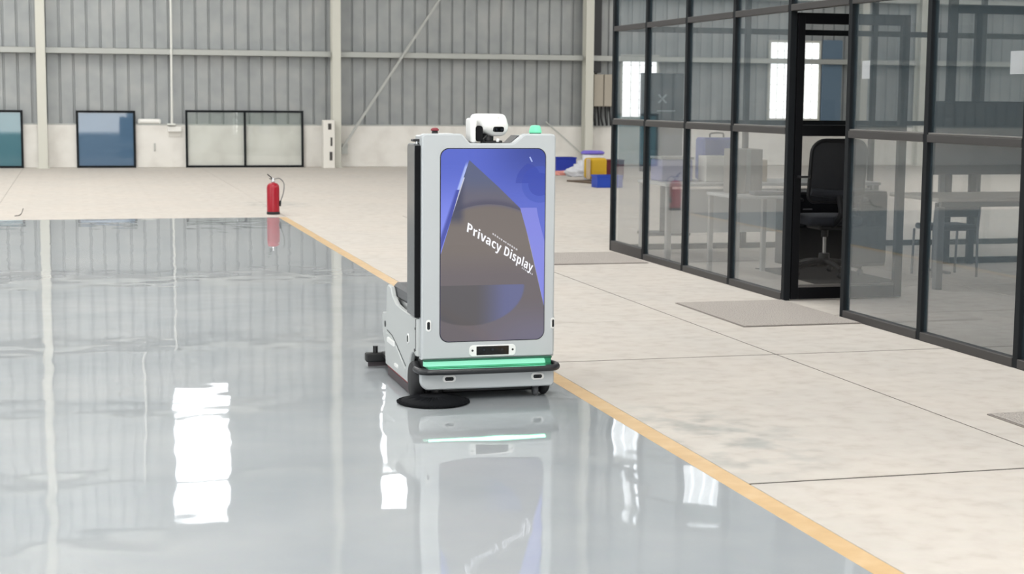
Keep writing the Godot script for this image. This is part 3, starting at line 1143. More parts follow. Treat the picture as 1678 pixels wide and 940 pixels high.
	one("tape", "pale_steel", bx, Vector3(6.06, 0.93, -14.55), Vector3(6.4, 0.931, -14.51))
	# display board beyond the end partition
	var b := thing("display_board", "dark standing display board with a cross mark behind the office", "display", Vector3(6.4, 0, -17.0))
	one("panel", "screen_black", b, Vector3(6.03, 0.7, -17.03), Vector3(6.52, 1.78, -16.97), 0.008)
	begin()
	for s in [-1.0, 1.0]:
		obox(Vector3(6.27, 1.5, -16.968), Vector3(0.13, 0.022, 0.004), Basis(Vector3.BACK, s * 0.8), 0.001)
	done("cross_mark", "grey_mark", b)
	one("text_bar", "grey_mark", b, Vector3(6.21, 1.36, -16.97), Vector3(6.42, 1.375, -16.967), 0.001)
	begin()
	box(Vector3(6.28, 0.03, -17.02), Vector3(6.37, 0.7, -16.98), 0.005)
	box(Vector3(6.08, 0.0, -17.2), Vector3(6.57, 0.03, -16.8), 0.006)
	done("stand", "robot_dark", b)


# ------------------------------------------------------------------ things in the hall
func framed_glass(label: String, x0: float, x1: float, h: float, glass_key: String, split: float) -> void:
	var o := thing("framed_glass_panel", label, "glass panel", Vector3((x0 + x1) / 2, 0, BACK + 0.12), "spare framed glass panels leaning on the back wall")
	# leans back a little against the wall
	var t := Transform3D(Basis(Vector3.RIGHT, -0.012), Vector3(0, 0.001, BACK + 0.06))
	var f := 0.045
	var bars := [["stile", x0, x0 + f, 0.0, h], ["stile", x1 - f, x1, 0.0, h], ["top_rail", x0 + f, x1 - f, h - f, h], ["bottom_rail", x0 + f, x1 - f, 0.0, f]]
	var cells := [[x0 + f, x1 - f]]
	if split > 0.0:
		bars.append(["middle_stile", split - f / 2, split + f / 2, f, h - f])
		cells = [[x0 + f, split - f / 2], [split + f / 2, x1 - f]]
	for b in bars:
		begin()
		obox(t * Vector3((b[1] + b[2]) / 2, (b[3] + b[4]) / 2, 0), Vector3(b[2] - b[1], b[4] - b[3], 0.05), t.basis, 0.003)
		done(b[0], "black_frame", o)
	for c in cells:
		begin()
		obox(t * Vector3((c[0] + c[1]) / 2, h / 2, 0), Vector3(c[1] - c[0], h - 2 * f, 0.008), t.basis)
		done("pane", glass_key, o)


func build_hall_things() -> void:
	framed_glass("teal glass panel in a black frame at the left edge of the view", -2.3, -0.985, 1.165, "teal_glass", 0.0)
	framed_glass("blue glass panel in a black frame leaning on the low white wall", 0.05, 1.227, 1.165, "blue_glass", 0.0)
	framed_glass("wide clear double glass panel in a black frame leaning on the wall", 2.233, 4.676, 1.185, "clear_glass", 3.453)
	# slim white cabinet beside the column
	var o := thing("switch_cabinet", "slim tall white cabinet with three dark vents beside the pale column", "cabinet", Vector3(5.16, 0, BACK + 0.3))
	one("body", "white_label", o, Vector3(5.03, 0.0, BACK + 0.3), Vector3(5.27, 1.0, BACK + 0.5), 0.006)
	for v in [[5.13, 5.2, 0.8, 0.93], [5.18, 5.22, 0.46, 0.64], [5.16, 5.22, 0.16, 0.34]]:
		var vent := one("vent", "dark_grille", o, Vector3(v[0], v[2], BACK + 0.4995), Vector3(v[1], v[3], BACK + 0.501))
		for k in 5:
			var y: float = lerpf(v[2], v[3], (k + 0.5) / 5.0)
			one("slat", "dark_grille", vent, Vector3(v[0], y - 0.009, BACK + 0.501), Vector3(v[1], y + 0.006, BACK + 0.504), 0.001)
	# white conduit, switch box and light batten on the wall
	o = thing("conduit_pipe", "thin white conduit pipe running up the corrugated wall", "pipe", Vector3(1.96, 0.9, BACK + 0.14))
	begin()
	tube(bend([Vector3(1.955, 0.88, BACK + 0.14), Vector3(1.96, 1.6, BACK + 0.14), Vector3(1.965, 3.6, BACK + 0.14), Vector3(1.9, 3.7, BACK + 0.14), Vector3(1.4, 3.8, BACK + 0.14), Vector3(1.32, 3.9, BACK + 0.14), Vector3(1.32, 6.4, BACK + 0.14)], 5), 0.024, 8)
	done("pipe", "white_pvc", o)
	one("foot_clip", "white_pvc", o, Vector3(1.86, 0.873, BACK + 0.0), Vector3(2.03, 0.91, BACK + 0.17), 0.01)
	o = thing("switch_box", "small white switch box on the low wall below the conduit", "switch", Vector3(2.01, 0.66, BACK))
	one("body", "white_plastic", o, Vector3(1.87, 0.74, BACK + 0.001), Vector3(2.15, 0.85, BACK + 0.11), 0.008)
	one("back_plate", "white_label", o, Vector3(1.88, 0.64, BACK + 0.001), Vector3(2.14, 0.74, BACK + 0.02), 0.004)
	o = thing("light_batten", "short white tube batten lying on the low wall right of the blue glass", "batten", Vector3(1.5, 0.9, BACK - 0.02))
	begin()
	rbox(Vector3(1.51, 0.951, BACK - 0.03), Vector3(0.47, 0.1, 0.09), 0.04)
	done("tube", "white_plastic", o)
	for x in [1.3, 1.72]:
		one("end_cap", "white_pvc", o, Vector3(x - 0.02, 0.901, BACK - 0.085), Vector3(x + 0.02, 0.99, BACK + 0.025), 0.01)
	o = thing("wall_hook", "small grey hook on the low white wall below the batten", "hook", Vector3(1.61, 0.4, BACK))
	begin()
	box(Vector3(1.595, 0.34, BACK + 0.001), Vector3(1.625, 0.5, BACK + 0.015), 0.004)
	tube(bend([Vector3(1.61, 0.37, BACK + 0.012), Vector3(1.61, 0.35, BACK + 0.05), Vector3(1.61, 0.39, BACK + 0.06)], 4), 0.007, 6)
	done("hook", "girt_steel", o)
	# diagonal braces between columns
	o = thing("brace_rod", "pale diagonal steel brace rising right from the middle column", "brace", Vector3(5.45, 0.4, BACK + 0.16))
	begin()
	var a := Vector3(5.46, 0.38, BACK + 0.17)
	var b := Vector3(7.62, 3.62, BACK + 0.17)
	obox((a + b) / 2, Vector3((b - a).length(), 0.05, 0.05), Basis(Vector3.BACK, (b - a).angle_to(Vector3.RIGHT)), 0.004)
	done("angle", "girt_steel", o)
	one("gusset", "girt_steel", o, Vector3(5.44, 0.28, BACK + 0.14), Vector3(5.6, 0.5, BACK + 0.15), 0.002)
	o = thing("brace_rod", "thin short grey rod slanting up the low wall from the corner column", "brace", Vector3(10.8, 0.3, BACK + 0.16))
	begin()
	rod(Vector3(10.8, 0.28, BACK + 0.16), Vector3(10.0, 0.98, BACK + 0.02), 0.014)
	done("rod", "girt_steel", o)
	# beige control cabinet with cables in the shaded corner
	o = thing("control_cabinet", "beige control cabinet on the back wall beside the corner column", "cabinet", Vector3(11.3, 1.0, BACK))
	one("body", "beige_cabinet", o, Vector3(11.04, 1.32, BACK - 0.06), Vector3(11.26, 2.02, BACK + 0.2), 0.008)
	one("door", "beige_cabinet", o, Vector3(11.275, 1.32, BACK - 0.06), Vector3(11.6, 2.02, BACK + 0.215), 0.01)
	for k in 5:
		var cx := 11.07 + 0.09 * k
		begin()
		tube(bend([Vector3(cx, 1.33, BACK + 0.1), Vector3(cx + 0.02 * sin(k * 2.1), 1.1, BACK + 0.12), Vector3(cx + 0.04, 0.9, BACK + 0.1)], 4), 0.022, 7)
		done("cable", "dark_rubber", o)
	o = thing("recess_strip", "dark upright strip for the recess in the corrugated wall above the beige cabinet", "recess", Vector3(11.12, 2.1, BACK))
	one("recess", "robot_dark", o, Vector3(11.04, 2.06, BACK - 0.06), Vector3(11.24, EAVES, BACK + 0.08), 0.006)  # dark box drawn in place of a dark recess
	# clutter at the end of the office
	o = thing("blue_crate", "deep blue plastic crate on the floor behind the robot's right side", "crate", Vector3(9.43, 0, -31.1))
	open_box(o, Vector3(9.23, 0.0, -31.3), Vector3(9.64, 0.33, -30.95), "crate_blue", 0.018)
	o = thing("pink_cloth", "crumpled pink cloth on the floor before the blue crate", "cloth", Vector3(9.25, 0, -30.5))
	begin()
	ball(Vector3(9.18, 0.03, -30.5), Vector3(0.2, 0.055, 0.13), 0.6, 4)
	done("cloth", "cloth_pink", o)
	o = thing("plastic_bag", "crumpled white plastic bag between the blue crate and yellow sack", "bag", Vector3(9.3, 0, -29.8))
	begin()
	ball(Vector3(9.32, 0.09, -29.9), Vector3(0.2, 0.11, 0.16), 0.7, 8, 14, 22)
	ball(Vector3(9.47, 0.13, -30.05), Vector3(0.14, 0.16, 0.13), 0.7, 15, 12, 18)
	done("film", "film_white", o)
	o = thing("carton", "pale open carton behind the white plastic bag", "box", Vector3(9.75, 0, -30.6))
	one("body", "carton", o, Vector3(9.66, 0.0, -30.85), Vector3(9.9, 0.24, -30.55), 0.004)
	begin()
	obox(Vector3(9.78, 0.29, -30.53), Vector3(0.24, 0.11, 0.006), Basis(Vector3.RIGHT, 0.4), 0.001)
	done("flap", "carton", o)
	o = thing("yellow_sack", "mustard yellow sack standing on a dark board by the office corner", "sack", Vector3(9.05, 0.03, -27.9))
	begin()
	rbox(Vector3(9.1, 0.24, -28.05), Vector3(0.36, 0.38, 0.28), 0.06, Basis(Vector3.UP, 0.25))
	done("sack", "sack_yellow", o)
	one("folded_edge", "carton", o, Vector3(8.9, 0.05, -27.98), Vector3(8.945, 0.42, -27.84), 0.012)
	o = thing("floor_board", "dark flat board lying under the yellow sack", "board", Vector3(8.85, 0, -27.7))
	begin()
	obox(Vector3(8.98, 0.015, -27.75), Vector3(0.6, 0.028, 0.9), Basis(Vector3.UP, 0.25), 0.004)
	done("board", "board_dark", o)
	o = thing("blue_bin", "bright blue plastic bin before the yellow sack at the office corner", "bin", Vector3(8.68, 0, -26.1))
	open_box(o, Vector3(8.5, 0.0, -26.4), Vector3(8.95, 0.21, -26.08), "bin_blue", 0.014)
	o = thing("maroon_box", "dark maroon box half hidden by the office corner post", "box", Vector3(9.42, 0, -28.4))
	one("body", "box_maroon", o, Vector3(9.28, 0.03, -28.6), Vector3(9.7, 0.36, -28.2), 0.006)
	one("lid", "box_maroon", o, Vector3(9.27, 0.36, -28.61), Vector3(9.71, 0.385, -28.19), 0.006)
	o = thing("purple_tub", "purple plastic tub standing behind the yellow sack", "tub", Vector3(9.2, 0, -28.9))
	begin()
	lathe([Vector2(0, 0), Vector2(0.16, 0.0), Vector2(0.2, 0.46), Vector2(0.0, 0.47)], Vector3(9.32, 0, -28.9), Basis.IDENTITY, 20)
	done("body", "film_white", o)
	begin()
	lathe([Vector2(0.0, 0.47), Vector2(0.215, 0.47), Vector2(0.22, 0.5), Vector2(0.18, 0.53), Vector2(0, 0.535)], Vector3(9.32, 0, -28.9), Basis.IDENTITY, 20)
	done("lid", "lid_purple", o)
	# fire extinguisher at the far end of the orange line
	var e := Vector3(2.43, 0, -20.72)
	o = thing("fire_extinguisher", "small red fire extinguisher standing at the far end of the orange line", "fire extinguisher", e)
	begin()
	lathe([Vector2(0, 0.004), Vector2(0.072, 0.004), Vector2(0.078, 0.012), Vector2(0.08, 0.03), Vector2(0.08, 0.335), Vector2(0.074, 0.368), Vector2(0.052, 0.392), Vector2(0.026, 0.402), Vector2(0.0, 0.403)], e, Basis.IDENTITY, 28)
	done("cylinder", "red_enamel", o)
	begin()
	lathe([Vector2(0.076, 0.0), Vector2(0.083, 0.0), Vector2(0.083, 0.035), Vector2(0.079, 0.036)], e, Basis.IDENTITY, 28)
	done("foot_ring", "dark_rubber", o)
	begin()
	lathe([Vector2(0, 0.4), Vector2(0.024, 0.4), Vector2(0.024, 0.43), Vector2(0.016, 0.436), Vector2(0.016, 0.462), Vector2(0, 0.463)], e, Basis.IDENTITY, 14)
	done("valve", "chrome", o)
	begin()
	obox(e + Vector3(-0.035, 0.478, 0.0), Vector3(0.1, 0.014, 0.02), Basis(Vector3.BACK, -0.7), 0.004)
	obox(e + Vector3(-0.02, 0.447, 0.0), Vector3(0.06, 0.012, 0.02), Basis(Vector3.BACK, -0.3), 0.003)
	done("lever", "dark_rubber", o)
	begin()
	tube(bend([e + Vector3(0.015, 0.445, 0.0), e + Vector3(0.08, 0.455, 0.01), e + Vector3(0.135, 0.39, 0.02), e + Vector3(0.125, 0.27, 0.03), e + Vector3(0.09, 0.17, 0.03)], 6), 0.006, 8)
	done("hose", "tank_grey", o)
	begin()
	lathe([Vector2(0, 0.0), Vector2(0.012, 0.0), Vector2(0.02, -0.07), Vector2(0, -0.07)], e + Vector3(0.089, 0.175, 0.03), Basis(Vector3.BACK, -0.2), 12)
	done("nozzle", "dark_rubber", o)
	# doormats
	for m in [[4.26, 5.12, -11.18, -9.9, "grey-brown doormat before the open office door"], [4.22, 5.1, -6.85, -5.5, "grey doormat cut off by the right edge of the view"], [4.13, 5.07, -15.05, -14.0, "grey doormat at the far corner of the office"]]:
		o = thing("doormat", m[4], "mat", Vector3((m[0] + m[1]) / 2, 0, (m[2] + m[3]) / 2), "grey doormats along the office front")
		one("backing", "mat_edge", o, Vector3(m[0], 0.0005, m[2]), Vector3(m[1], 0.006, m[3]), 0.002)
		one("pile", "doormat_pile", o, Vector3(m[0] + 0.012, 0.006, m[2] + 0.012), Vector3(m[1] - 0.012, 0.011, m[3] - 0.012), 0.003)
	# a stub of cable on the floor far left
	o = thing("cable_stub", "short dark cable sticking up at the far edge of the grey floor", "cable", Vector3(-0.7, 0, -20.9))
	begin()
	tube(bend([Vector3(-0.72, 0.006, -20.8), Vector3(-0.67, 0.008, -20.9), Vector3(-0.645, 0.03, -20.97), Vector3(-0.625, 0.085, -21.0)], 5), 0.005, 6)
	done("cable", "dark_rubber", o)


func open_box(o: Node3D, lo: Vector3, hi: Vector3, key: String, t: float) -> void:
	one("base", key, o, lo, Vector3(hi.x, lo.y + t, hi.z), 0.003)
	one("side", key, o, Vector3(lo.x, lo.y + t, lo.z), Vector3(lo.x + t, hi.y, hi.z), 0.003)
	one("side", key, o, Vector3(hi.x - t, lo.y + t, lo.z), Vector3(hi.x, hi.y, hi.z), 0.003)
	one("side", key, o, Vector3(lo.x + t, lo.y + t, lo.z), Vector3(hi.x - t, hi.y, lo.z + t), 0.003)
	one("side", key, o, Vector3(lo.x + t, lo.y + t, hi.z - t), Vector3(hi.x - t, hi.y, hi.z), 0.003)
	begin()
	for e in [[lo.x - 0.01, lo.x + t, lo.z - 0.01, hi.z + 0.01], [hi.x - t, hi.x + 0.01, lo.z - 0.01, hi.z + 0.01], [lo.x + t, hi.x - t, hi.z - t, hi.z + 0.01], [lo.x + t, hi.x - t, lo.z - 0.01, lo.z + t]]:
		box(Vector3(e[0], hi.y - 0.03, e[2]), Vector3(e[1], hi.y, e[3]), 0.003)
	done("rim", key, o)


# ------------------------------------------------------------------ the cleaning robot
const RX0 := 1.630      # front shell, left and right
const RX1 := 2.308
const RF := -7.75       # plane of its front

func build_robot() -> void:
	var cx := (RX0 + RX1) / 2
	var r := thing("cleaning_robot", "light grey floor-cleaning robot with a tall advertising screen and green light strip", "robot", Vector3(cx, 0, -8.2))
	# --- tower: front shell with a notch cut in its top edge for the head
	var top := 1.322
	var sh := PackedVector2Array()
	var x0 := RX0 - cx
	var x1 := RX1 - cx
	sh.append_array(PackedVector2Array([Vector2(x0, 0.212), Vector2(x1, 0.212)]))
	for k in 5:
		var a := PI / 2 * k / 4
		sh.append(Vector2(x1 - 0.02 + 0.02 * cos(a), top - 0.02 + 0.02 * sin(a)))
	sh.append_array(PackedVector2Array([Vector2(2.152 - cx, top), Vector2(2.14 - cx, top - 0.006), Vector2(2.097 - cx, 1.281), Vector2(2.087 - cx, 1.276), Vector2(1.876 - cx, 1.276), Vector2(1.866 - cx, 1.281), Vector2(1.836 - cx, top - 0.006), Vector2(1.824 - cx, top)]))
	for k in 5:
		var a := PI / 2 + PI / 2 * k / 4
		sh.append(Vector2(x0 + 0.02 + 0.02 * cos(a), top - 0.02 + 0.02 * sin(a)))
	begin()
	prism(sh, -0.06, 0.0, facing(Vector3(cx, 0, RF)), 0.007)
	done("front_shell", "robot_shell", r)
	begin()
	prism(rrect(RX1 - RX0 - 0.02, 0.86, 0.02), -0.17, 0.0, facing(Vector3(cx, 0.84, RF - 0.061)), 0.006, true)
	done("tower_body", "robot_dark", r)
	one("top_deck", "robot_shell", r, Vector3(RX0 + 0.012, 1.271, RF - 0.22), Vector3(1.83, 1.312, RF - 0.061), 0.006)
	one("top_deck", "robot_shell", r, Vector3(2.146, 1.271, RF - 0.22), Vector3(RX1 - 0.012, 1.312, RF - 0.061), 0.006)
	one("head_tray", "robot_black", r, Vector3(1.84, 1.271, RF - 0.2), Vector3(2.136, 1.276, RF - 0.061), 0.001)
	begin()
	prism(PackedVector2Array([Vector2(1.846 - cx, 1.276), Vector2(1.872 - cx, 1.276), Vector2(1.842 - cx, 1.312), Vector2(1.836 - cx, 1.312)]), -0.03, 0.0, facing(Vector3(cx, 0, RF - 0.062)))
	done("notch_lining", "robot_dark", r)
	begin()
	prism(PackedVector2Array([Vector2(2.09 - cx, 1.276), Vector2(2.122 - cx, 1.276), Vector2(2.146 - cx, 1.312), Vector2(2.128 - cx, 1.312)]), -0.13, 0.0, facing(Vector3(cx, 0, RF - 0.062)))
	done("notch_lining", "robot_dark", r)
	# --- screen, flush in the shell
	var sc := Vector3((1.7235 + 2.2535) / 2, (1.248 + 0.301) / 2, RF)
	begin()
	prism(rrect(0.538, 0.957, 0.045, 8), -0.002, 0.0012, facing(sc), 0.0008)
	done("screen_bezel", "gloss_black", r)
	begin()
	prism(rrect(0.53, 0.949, 0.042, 8), 0.0012, 0.0024, facing(sc), 0.0004, false, true)
	done("screen", "screen_display", r, "screen showing a dark phone on blue with the words Privacy Display")
	# --- depth-camera window under the screen
	var s := Vector3(1.99, 0.25, RF)
	begin()
	prism(rrect(0.238, 0.056, 0.02), -0.001, 0.004, facing(s), 0.0015)
	var plate := done("sensor_plate", "robot_white", r)
	begin()
	prism(rrect(0.166, 0.044, 0.003), 0.0041, 0.0055, facing(s), 0.0005)
	done("sensor_window", "lens_black", plate)
	for x in [-0.045, 0.0, 0.048]:
		begin()
		prism(disc_poly(0.006, 14), 0.0056, 0.0066, facing(s + Vector3(x, 0.004, 0)))
		done("sensor_lens", "lens_glass", plate)
	for x in [-0.103, 0.103]:
		begin()
		prism(disc_poly(0.0055, 12), 0.0041, 0.005, facing(s + Vector3(x, 0.002, 0)))
		done("screw", "robot_dark", plate)
	# --- oval eyes
	oval(r, Vector3(1.664, 0.382, RF), 0.026, 0.058, facing(Vector3.ZERO))
	oval(r, Vector3(RX1 - 0.007, 0.377, RF - 0.003), 0.026, 0.058, Transform3D(Basis(Vector3.UP, 0.5), Vector3.ZERO))
	oval(r, Vector3(1.767, 0.116, RF + 0.012), 0.068, 0.034, facing(Vector3.ZERO))
	oval(r, Vector3(2.221, 0.113, RF + 0.012), 0.068, 0.034, facing(Vector3.ZERO))
	# --- green light strip between shell and bumper
	one("strip_channel", "robot_black", r, Vector3(RX0 + 0.006, 0.153, RF - 0.1), Vector3(RX1 - 0.006, 0.2115, RF - 0.022), 0.003)
	begin()
	var tray := PackedVector2Array([Vector2(0, 0), Vector2(0.024, 0), Vector2(0.024, 0.008), Vector2(0.004, 0.034), Vector2(0, 0.034)])
	# profile in y-z, run along x
	prism(PackedVector2Array([Vector2(-0.022, 0.202), Vector2(0.0, 0.202), Vector2(0.018, 0.195), Vector2(0.022, 0.182), Vector2(-0.022, 0.178)]), RX0 + 0.012, RX1 - 0.05, Transform3D(Basis(Vector3(0, 0, 1), Vector3(0, 1, 0), Vector3(1, 0, 0)), Vector3(0, 0, RF)))
	done("light_strip", "led_green", r, "glowing green light strip")
	one("strip_end", "led_green_dim", r, Vector3(RX1 - 0.049, 0.174, RF - 0.022), Vector3(RX1 - 0.012, 0.204, RF - 0.004), 0.003)
	one("strip_lip", "beacon_base", r, Vector3(RX0 + 0.01, 0.2025, RF - 0.024), Vector3(RX1 - 0.01, 0.2115, RF + 0.004), 0.002)  # dark green stands for the glow fading above the strip
	one("strip_spill_tray", "spill_green", r, Vector3(RX0 + 0.02, 0.1725, RF - 0.02), Vector3(RX1 - 0.02, 0.1775, RF + 0.036), 0.002)  # its green stands for the strip's light spilling towards the bumper
	var l := AreaLight3D.new()
	l.name = "strip_glow"
	l.position = Vector3(1.96, 0.192, RF + 0.028) - O
	l.rotation = Vector3(-0.8, PI, 0)
	l.area_size = Vector2(0.6, 0.02)
	l.area_normalize_energy = true
	l.light_energy = 0.04
	l.light_color = rgb(120, 255, 196)
	l.shadow_enabled = true
	r.add_child(l)
	# --- bumper: a rubber tube across the front, wrapped round both corners
	begin()
	tube(bend([Vector3(1.625, 0.158, RF - 0.12), Vector3(1.613, 0.158, RF - 0.04), Vector3(1.635, 0.158, RF + 0.03), Vector3(1.72, 0.158, RF + 0.046), Vector3(1.969, 0.158, RF + 0.052), Vector3(2.22, 0.158, RF + 0.046), Vector3(2.305, 0.158, RF + 0.03), Vector3(2.333, 0.158, RF - 0.04), Vector3(2.32, 0.158, RF - 0.12)], 7), 0.0165, 14)
	done("bumper", "bumper_rubber", r)
	# --- lower skirt
	begin()
	prism(rrect(RX1 - 1.622, 0.09, [0.045, 0.02, 0.01, 0.01], 8), -0.1, 0.012, facing(Vector3((RX1 + 1.622) / 2, 0.107, RF)), 0.006)
	done("front_skirt", "robot_shell", r)
	# --- lower body
	one("chassis", "robot_black", r, Vector3(1.66, 0.045, -8.58), Vector3(2.285, 0.16, RF - 0.11), 0.01)
	one("underbody", "robot_black", r, Vector3(1.665, 0.022, -8.3), Vector3(2.262, 0.07, RF - 0.11), 0.008)
	begin()
	prism(rrect(0.62, 0.27, 0.02), 0.0, 0.72, facing(Vector3(cx, 0.295, -8.58)), 0.01, true)
	done("lower_body", "robot_side", r)
	for sd in [[1.612, 0.026], [RX1 - 0.012, 0.026]]:
		# side cover in profile (z, y), with the wheel arch cut out
		var pr := [[-7.79, 0.225], [-7.79, 0.412], [-7.95, 0.412], [-8.16, 0.412], [-8.32, 0.42], [-8.42, 0.45], [-8.47, 0.492], [-8.55, 0.497], [-8.585, 0.48], [-8.59, 0.345], [-8.7, 0.33], [-8.715, 0.315], [-8.705, 0.22], [-8.64, 0.16], [-8.615, 0.055], [-7.975, 0.055], [-7.97, 0.13], [-7.95, 0.185], [-7.92, 0.216], [-7.88, 0.232], [-7.85, 0.232], [-7.82, 0.222]]
		var pl := PackedVector2Array()
		for p in pr:
			pl.append(Vector2(p[0], p[1]))
		begin()
		prism(pl, 0.0, sd[1], Transform3D(Basis(Vector3(0, 0, 1), Vector3(0, 1, 0), Vector3(1, 0, 0)), Vector3(sd[0], 0, 0)), 0.005, true)
		done("side_cover", "robot_side", r)
	one("tank_lid", "tank_grey", r, Vector3(1.642, 0.431, -8.54), Vector3(2.29, 0.512, -7.98), 0.018, "mid-grey tank lid")
	one("rear_cover", "robot_side", r, Vector3(1.64, 0.17, -8.7), Vector3(2.295, 0.33, -8.58), 0.012)
	# seams, hatch and latches on the left cover
	var left := Transform3D(Basis(Vector3(0, 0, 1), Vector3(0, 1, 0), Vector3(-1, 0, 0)), Vector3(1.612, 0, 0))
	begin()
	prism(PackedVector2Array([Vector2(-8.58, 0.07), Vector2(-8.06, 0.07), Vector2(-8.06, 0.12), Vector2(-8.3, 0.2), Vector2(-8.42, 0.232), Vector2(-8.58, 0.235)]), 0.0, 0.004, left, 0.0035)
	done("hatch", "robot_side", r)
	begin()
	prism(rrect(0.2, 0.03, 0.012), 0.004, 0.012, left * Transform3D(Basis.IDENTITY, Vector3(-8.42, 0.205, 0)), 0.004)
	done("latch", "robot_white", r, "pale latch")
	begin()
	prism(rrect(0.09, 0.02, 0.009), 0.004, 0.01, left * Transform3D(Basis.IDENTITY, Vector3(-8.28, 0.1, 0)), 0.003)
	done("latch", "robot_white", r, "pale latch")
	begin()
	tube([Vector3(1.6105, 0.25, -8.56), Vector3(1.6105, 0.24, -8.42), Vector3(1.6105, 0.205, -8.28), Vector3(1.6105, 0.135, -8.05)], 0.0022, 6)
	done("seam", "seam_dark", r)
	begin()
	tube([Vector3(1.6105, 0.41, -7.8), Vector3(1.6105, 0.25, -7.8)], 0.002, 6)
	done("seam", "seam_dark", r)
	for p in [[-8.62, 0.275, 0.017], [-8.5, 0.14, 0.01], [-7.83, 0.25, 0.008], [-7.815, 0.36, 0.006]]:
		begin()
		prism(disc_poly(p[2], 14), 0.0, 0.003, left * Transform3D(Basis.IDENTITY, Vector3(p[0], p[1], 0)))
		done("button", "robot_dark", r)
	oval(r, Vector3(1.612, 0.285, -7.99), 0.05, 0.052, Transform3D(Basis(Vector3(0, 0, 1), Vector3(0, 1, 0), Vector3(-1, 0, 0)), Vector3.ZERO))
	# --- red edge and rubber skirt under the left cover
	one("edge_trim", "red_trim", r, Vector3(1.62, 0.044, -8.6), Vector3(1.632, 0.054, -7.99), 0.002)
	one("side_squeegee", "skirt_rubber", r, Vector3(1.618, 0.002, -8.58), Vector3(1.63, 0.044, -7.99), 0.002)
	# --- wheels
	for x in [[1.598, 1.648], [2.262, 2.302]]:
		begin()
		var wx: float = (x[0] + x[1]) / 2
		var hw: float = (x[1] - x[0]) / 2
		lathe([Vector2(0, -hw), Vector2(0.06, -hw), Vector2(0.064, -hw + 0.004), Vector2(0.084, -hw + 0.001), Vector2(0.095, -hw + 0.012), Vector2(0.095, hw - 0.012), Vector2(0.084, hw - 0.001), Vector2(0, hw)], Vector3(wx, 0.0955, -7.862), Basis(Vector3.BACK, PI / 2), 28)
		done("wheel", "dark_rubber", r)
	begin()
	box(Vector3(2.215, 0.045, RF - 0.09), Vector3(2.25, 0.063, RF - 0.05), 0.004)
	lathe([Vector2(0, -0.012), Vector2(0.024, -0.012), Vector2(0.028, -0.006), Vector2(0.028, 0.006), Vector2(0.024, 0.012), Vector2(0, 0.012)], Vector3(2.232, 0.0285, RF - 0.07), Basis(Vector3.BACK, PI / 2), 16)
	done("caster", "tank_grey", r)
	# --- side brush: a bristle disc standing out at the front left corner
	var bc := Vector3(1.688, 0, RF + 0.012)
	begin()
	lathe([Vector2(0, 0.04), Vector2(0.06, 0.04), Vector2(0.08, 0.034), Vector2(0.155, 0.018), Vector2(0.176, 0.004), Vector2(0.165, 0.001), Vector2(0, 0.001)], bc, Basis.IDENTITY, 40)
	var brush := done("side_brush", "brush_bristle", r)
	begin()
	for k in 150:
		var a := TAU * k / 150.0
		var d := Vector3(cos(a), 0, sin(a))
		var d2 := Vector3(cos(a + 0.07), 0, sin(a + 0.07))
		var y0 := 0.034 + 0.003 * rng.randf()
		rod(bc + d * 0.072 + Vector3(0, y0, 0), bc + d2 * (0.172 + 0.012 * rng.randf()) + Vector3(0, 0.008, 0), 0.0026, 4)
	var tufts := done("bristle", "brush_bristle", brush)
	tufts.set_meta("kind", "stuff")
	begin()
	rod(bc + Vector3(0.03, 0.035, -0.09), bc + Vector3(0.03, 0.1, -0.09), 0.04, 16)
	done("brush_motor", "robot_black", r)
	# --- rear squeegee
	begin()
	prism(rrect(0.86, 0.05, 0.01), -0.03, 0.03, facing(Vector3(cx + 0.005, 0.055, -8.86)), 0.008, true)
	rod(Vector3(1.6, 0.08, -8.86), Vector3(1.6, 0.118, -8.86), 0.014)
	box(Vector3(1.63, 0.06, -8.84), Vector3(1.7, 0.09, -8.58), 0.006)
	box(Vector3(2.22, 0.06, -8.84), Vector3(2.29, 0.09, -8.58), 0.006)
	var sq := done("rear_squeegee", "robot_black", r)
	one("squeegee_blade", "skirt_rubber", sq, Vector3(1.56, 0.002, -8.875), Vector3(2.38, 0.034, -8.865), 0.001)
	# --- glossy side display left of the tower, hall reflection painted in as grey, with its black flap on top
	begin()
	var m := PackedVector2Array(rrect(0.18, 0.85, [0.006, 0.006, 0.03, 0.03], 6))
	prism(m, -0.036, 0.0, Transform3D(Basis(Vector3(0, 0, 1), Vector3(0, 1, 0), Vector3(-1, 0, 0)), Vector3(1.6, 0.846, RF - 0.125)), 0.004)
	done("side_display", "display_sheen_grey", r, "slim glossy side display with a grey reflection painted in")
	one("display_edge", "door_frame_black", r, Vector3(1.601, 0.42, RF - 0.0345), Vector3(1.635, 1.264, RF - 0.031), 0.001)
	one("display_flap", "robot_black", r, Vector3(1.6, 1.282, RF - 0.13), Vector3(1.64, 1.294, RF - 0.065), 0.004)
	begin()
	rod(Vector3(1.62, 1.265, RF - 0.075), Vector3(1.62, 1.284, RF - 0.075), 0.008)
	done("flap_hinge", "chrome", r)
	# --- emergency stop on the left of the deck
	begin()
	lathe([Vector2(0, 0.0), Vector2(0.016, 0.0), Vector2(0.015, 0.022), Vector2(0, 0.022)], Vector3(1.724, 1.312, RF - 0.14), Basis.IDENTITY, 16)
	done("stop_base", "robot_black", r)
	begin()
	lathe([Vector2(0, 0.022), Vector2(0.02, 0.022), Vector2(0.02, 0.03), Vector2(0.012, 0.036), Vector2(0, 0.037)], Vector3(1.724, 1.312, RF - 0.14), Basis.IDENTITY, 18)
	done("stop_button", "red_trim", r, "dark red stop button")
	one("deck_plate", "robot_white", r, Vector3(1.75, 1.312, RF - 0.17), Vector3(1.81, 1.322, RF - 0.1), 0.003)
	# --- green beacon on the right of the deck
	var bp := Vector3(2.232, 1.312, RF - 0.11)
	begin()
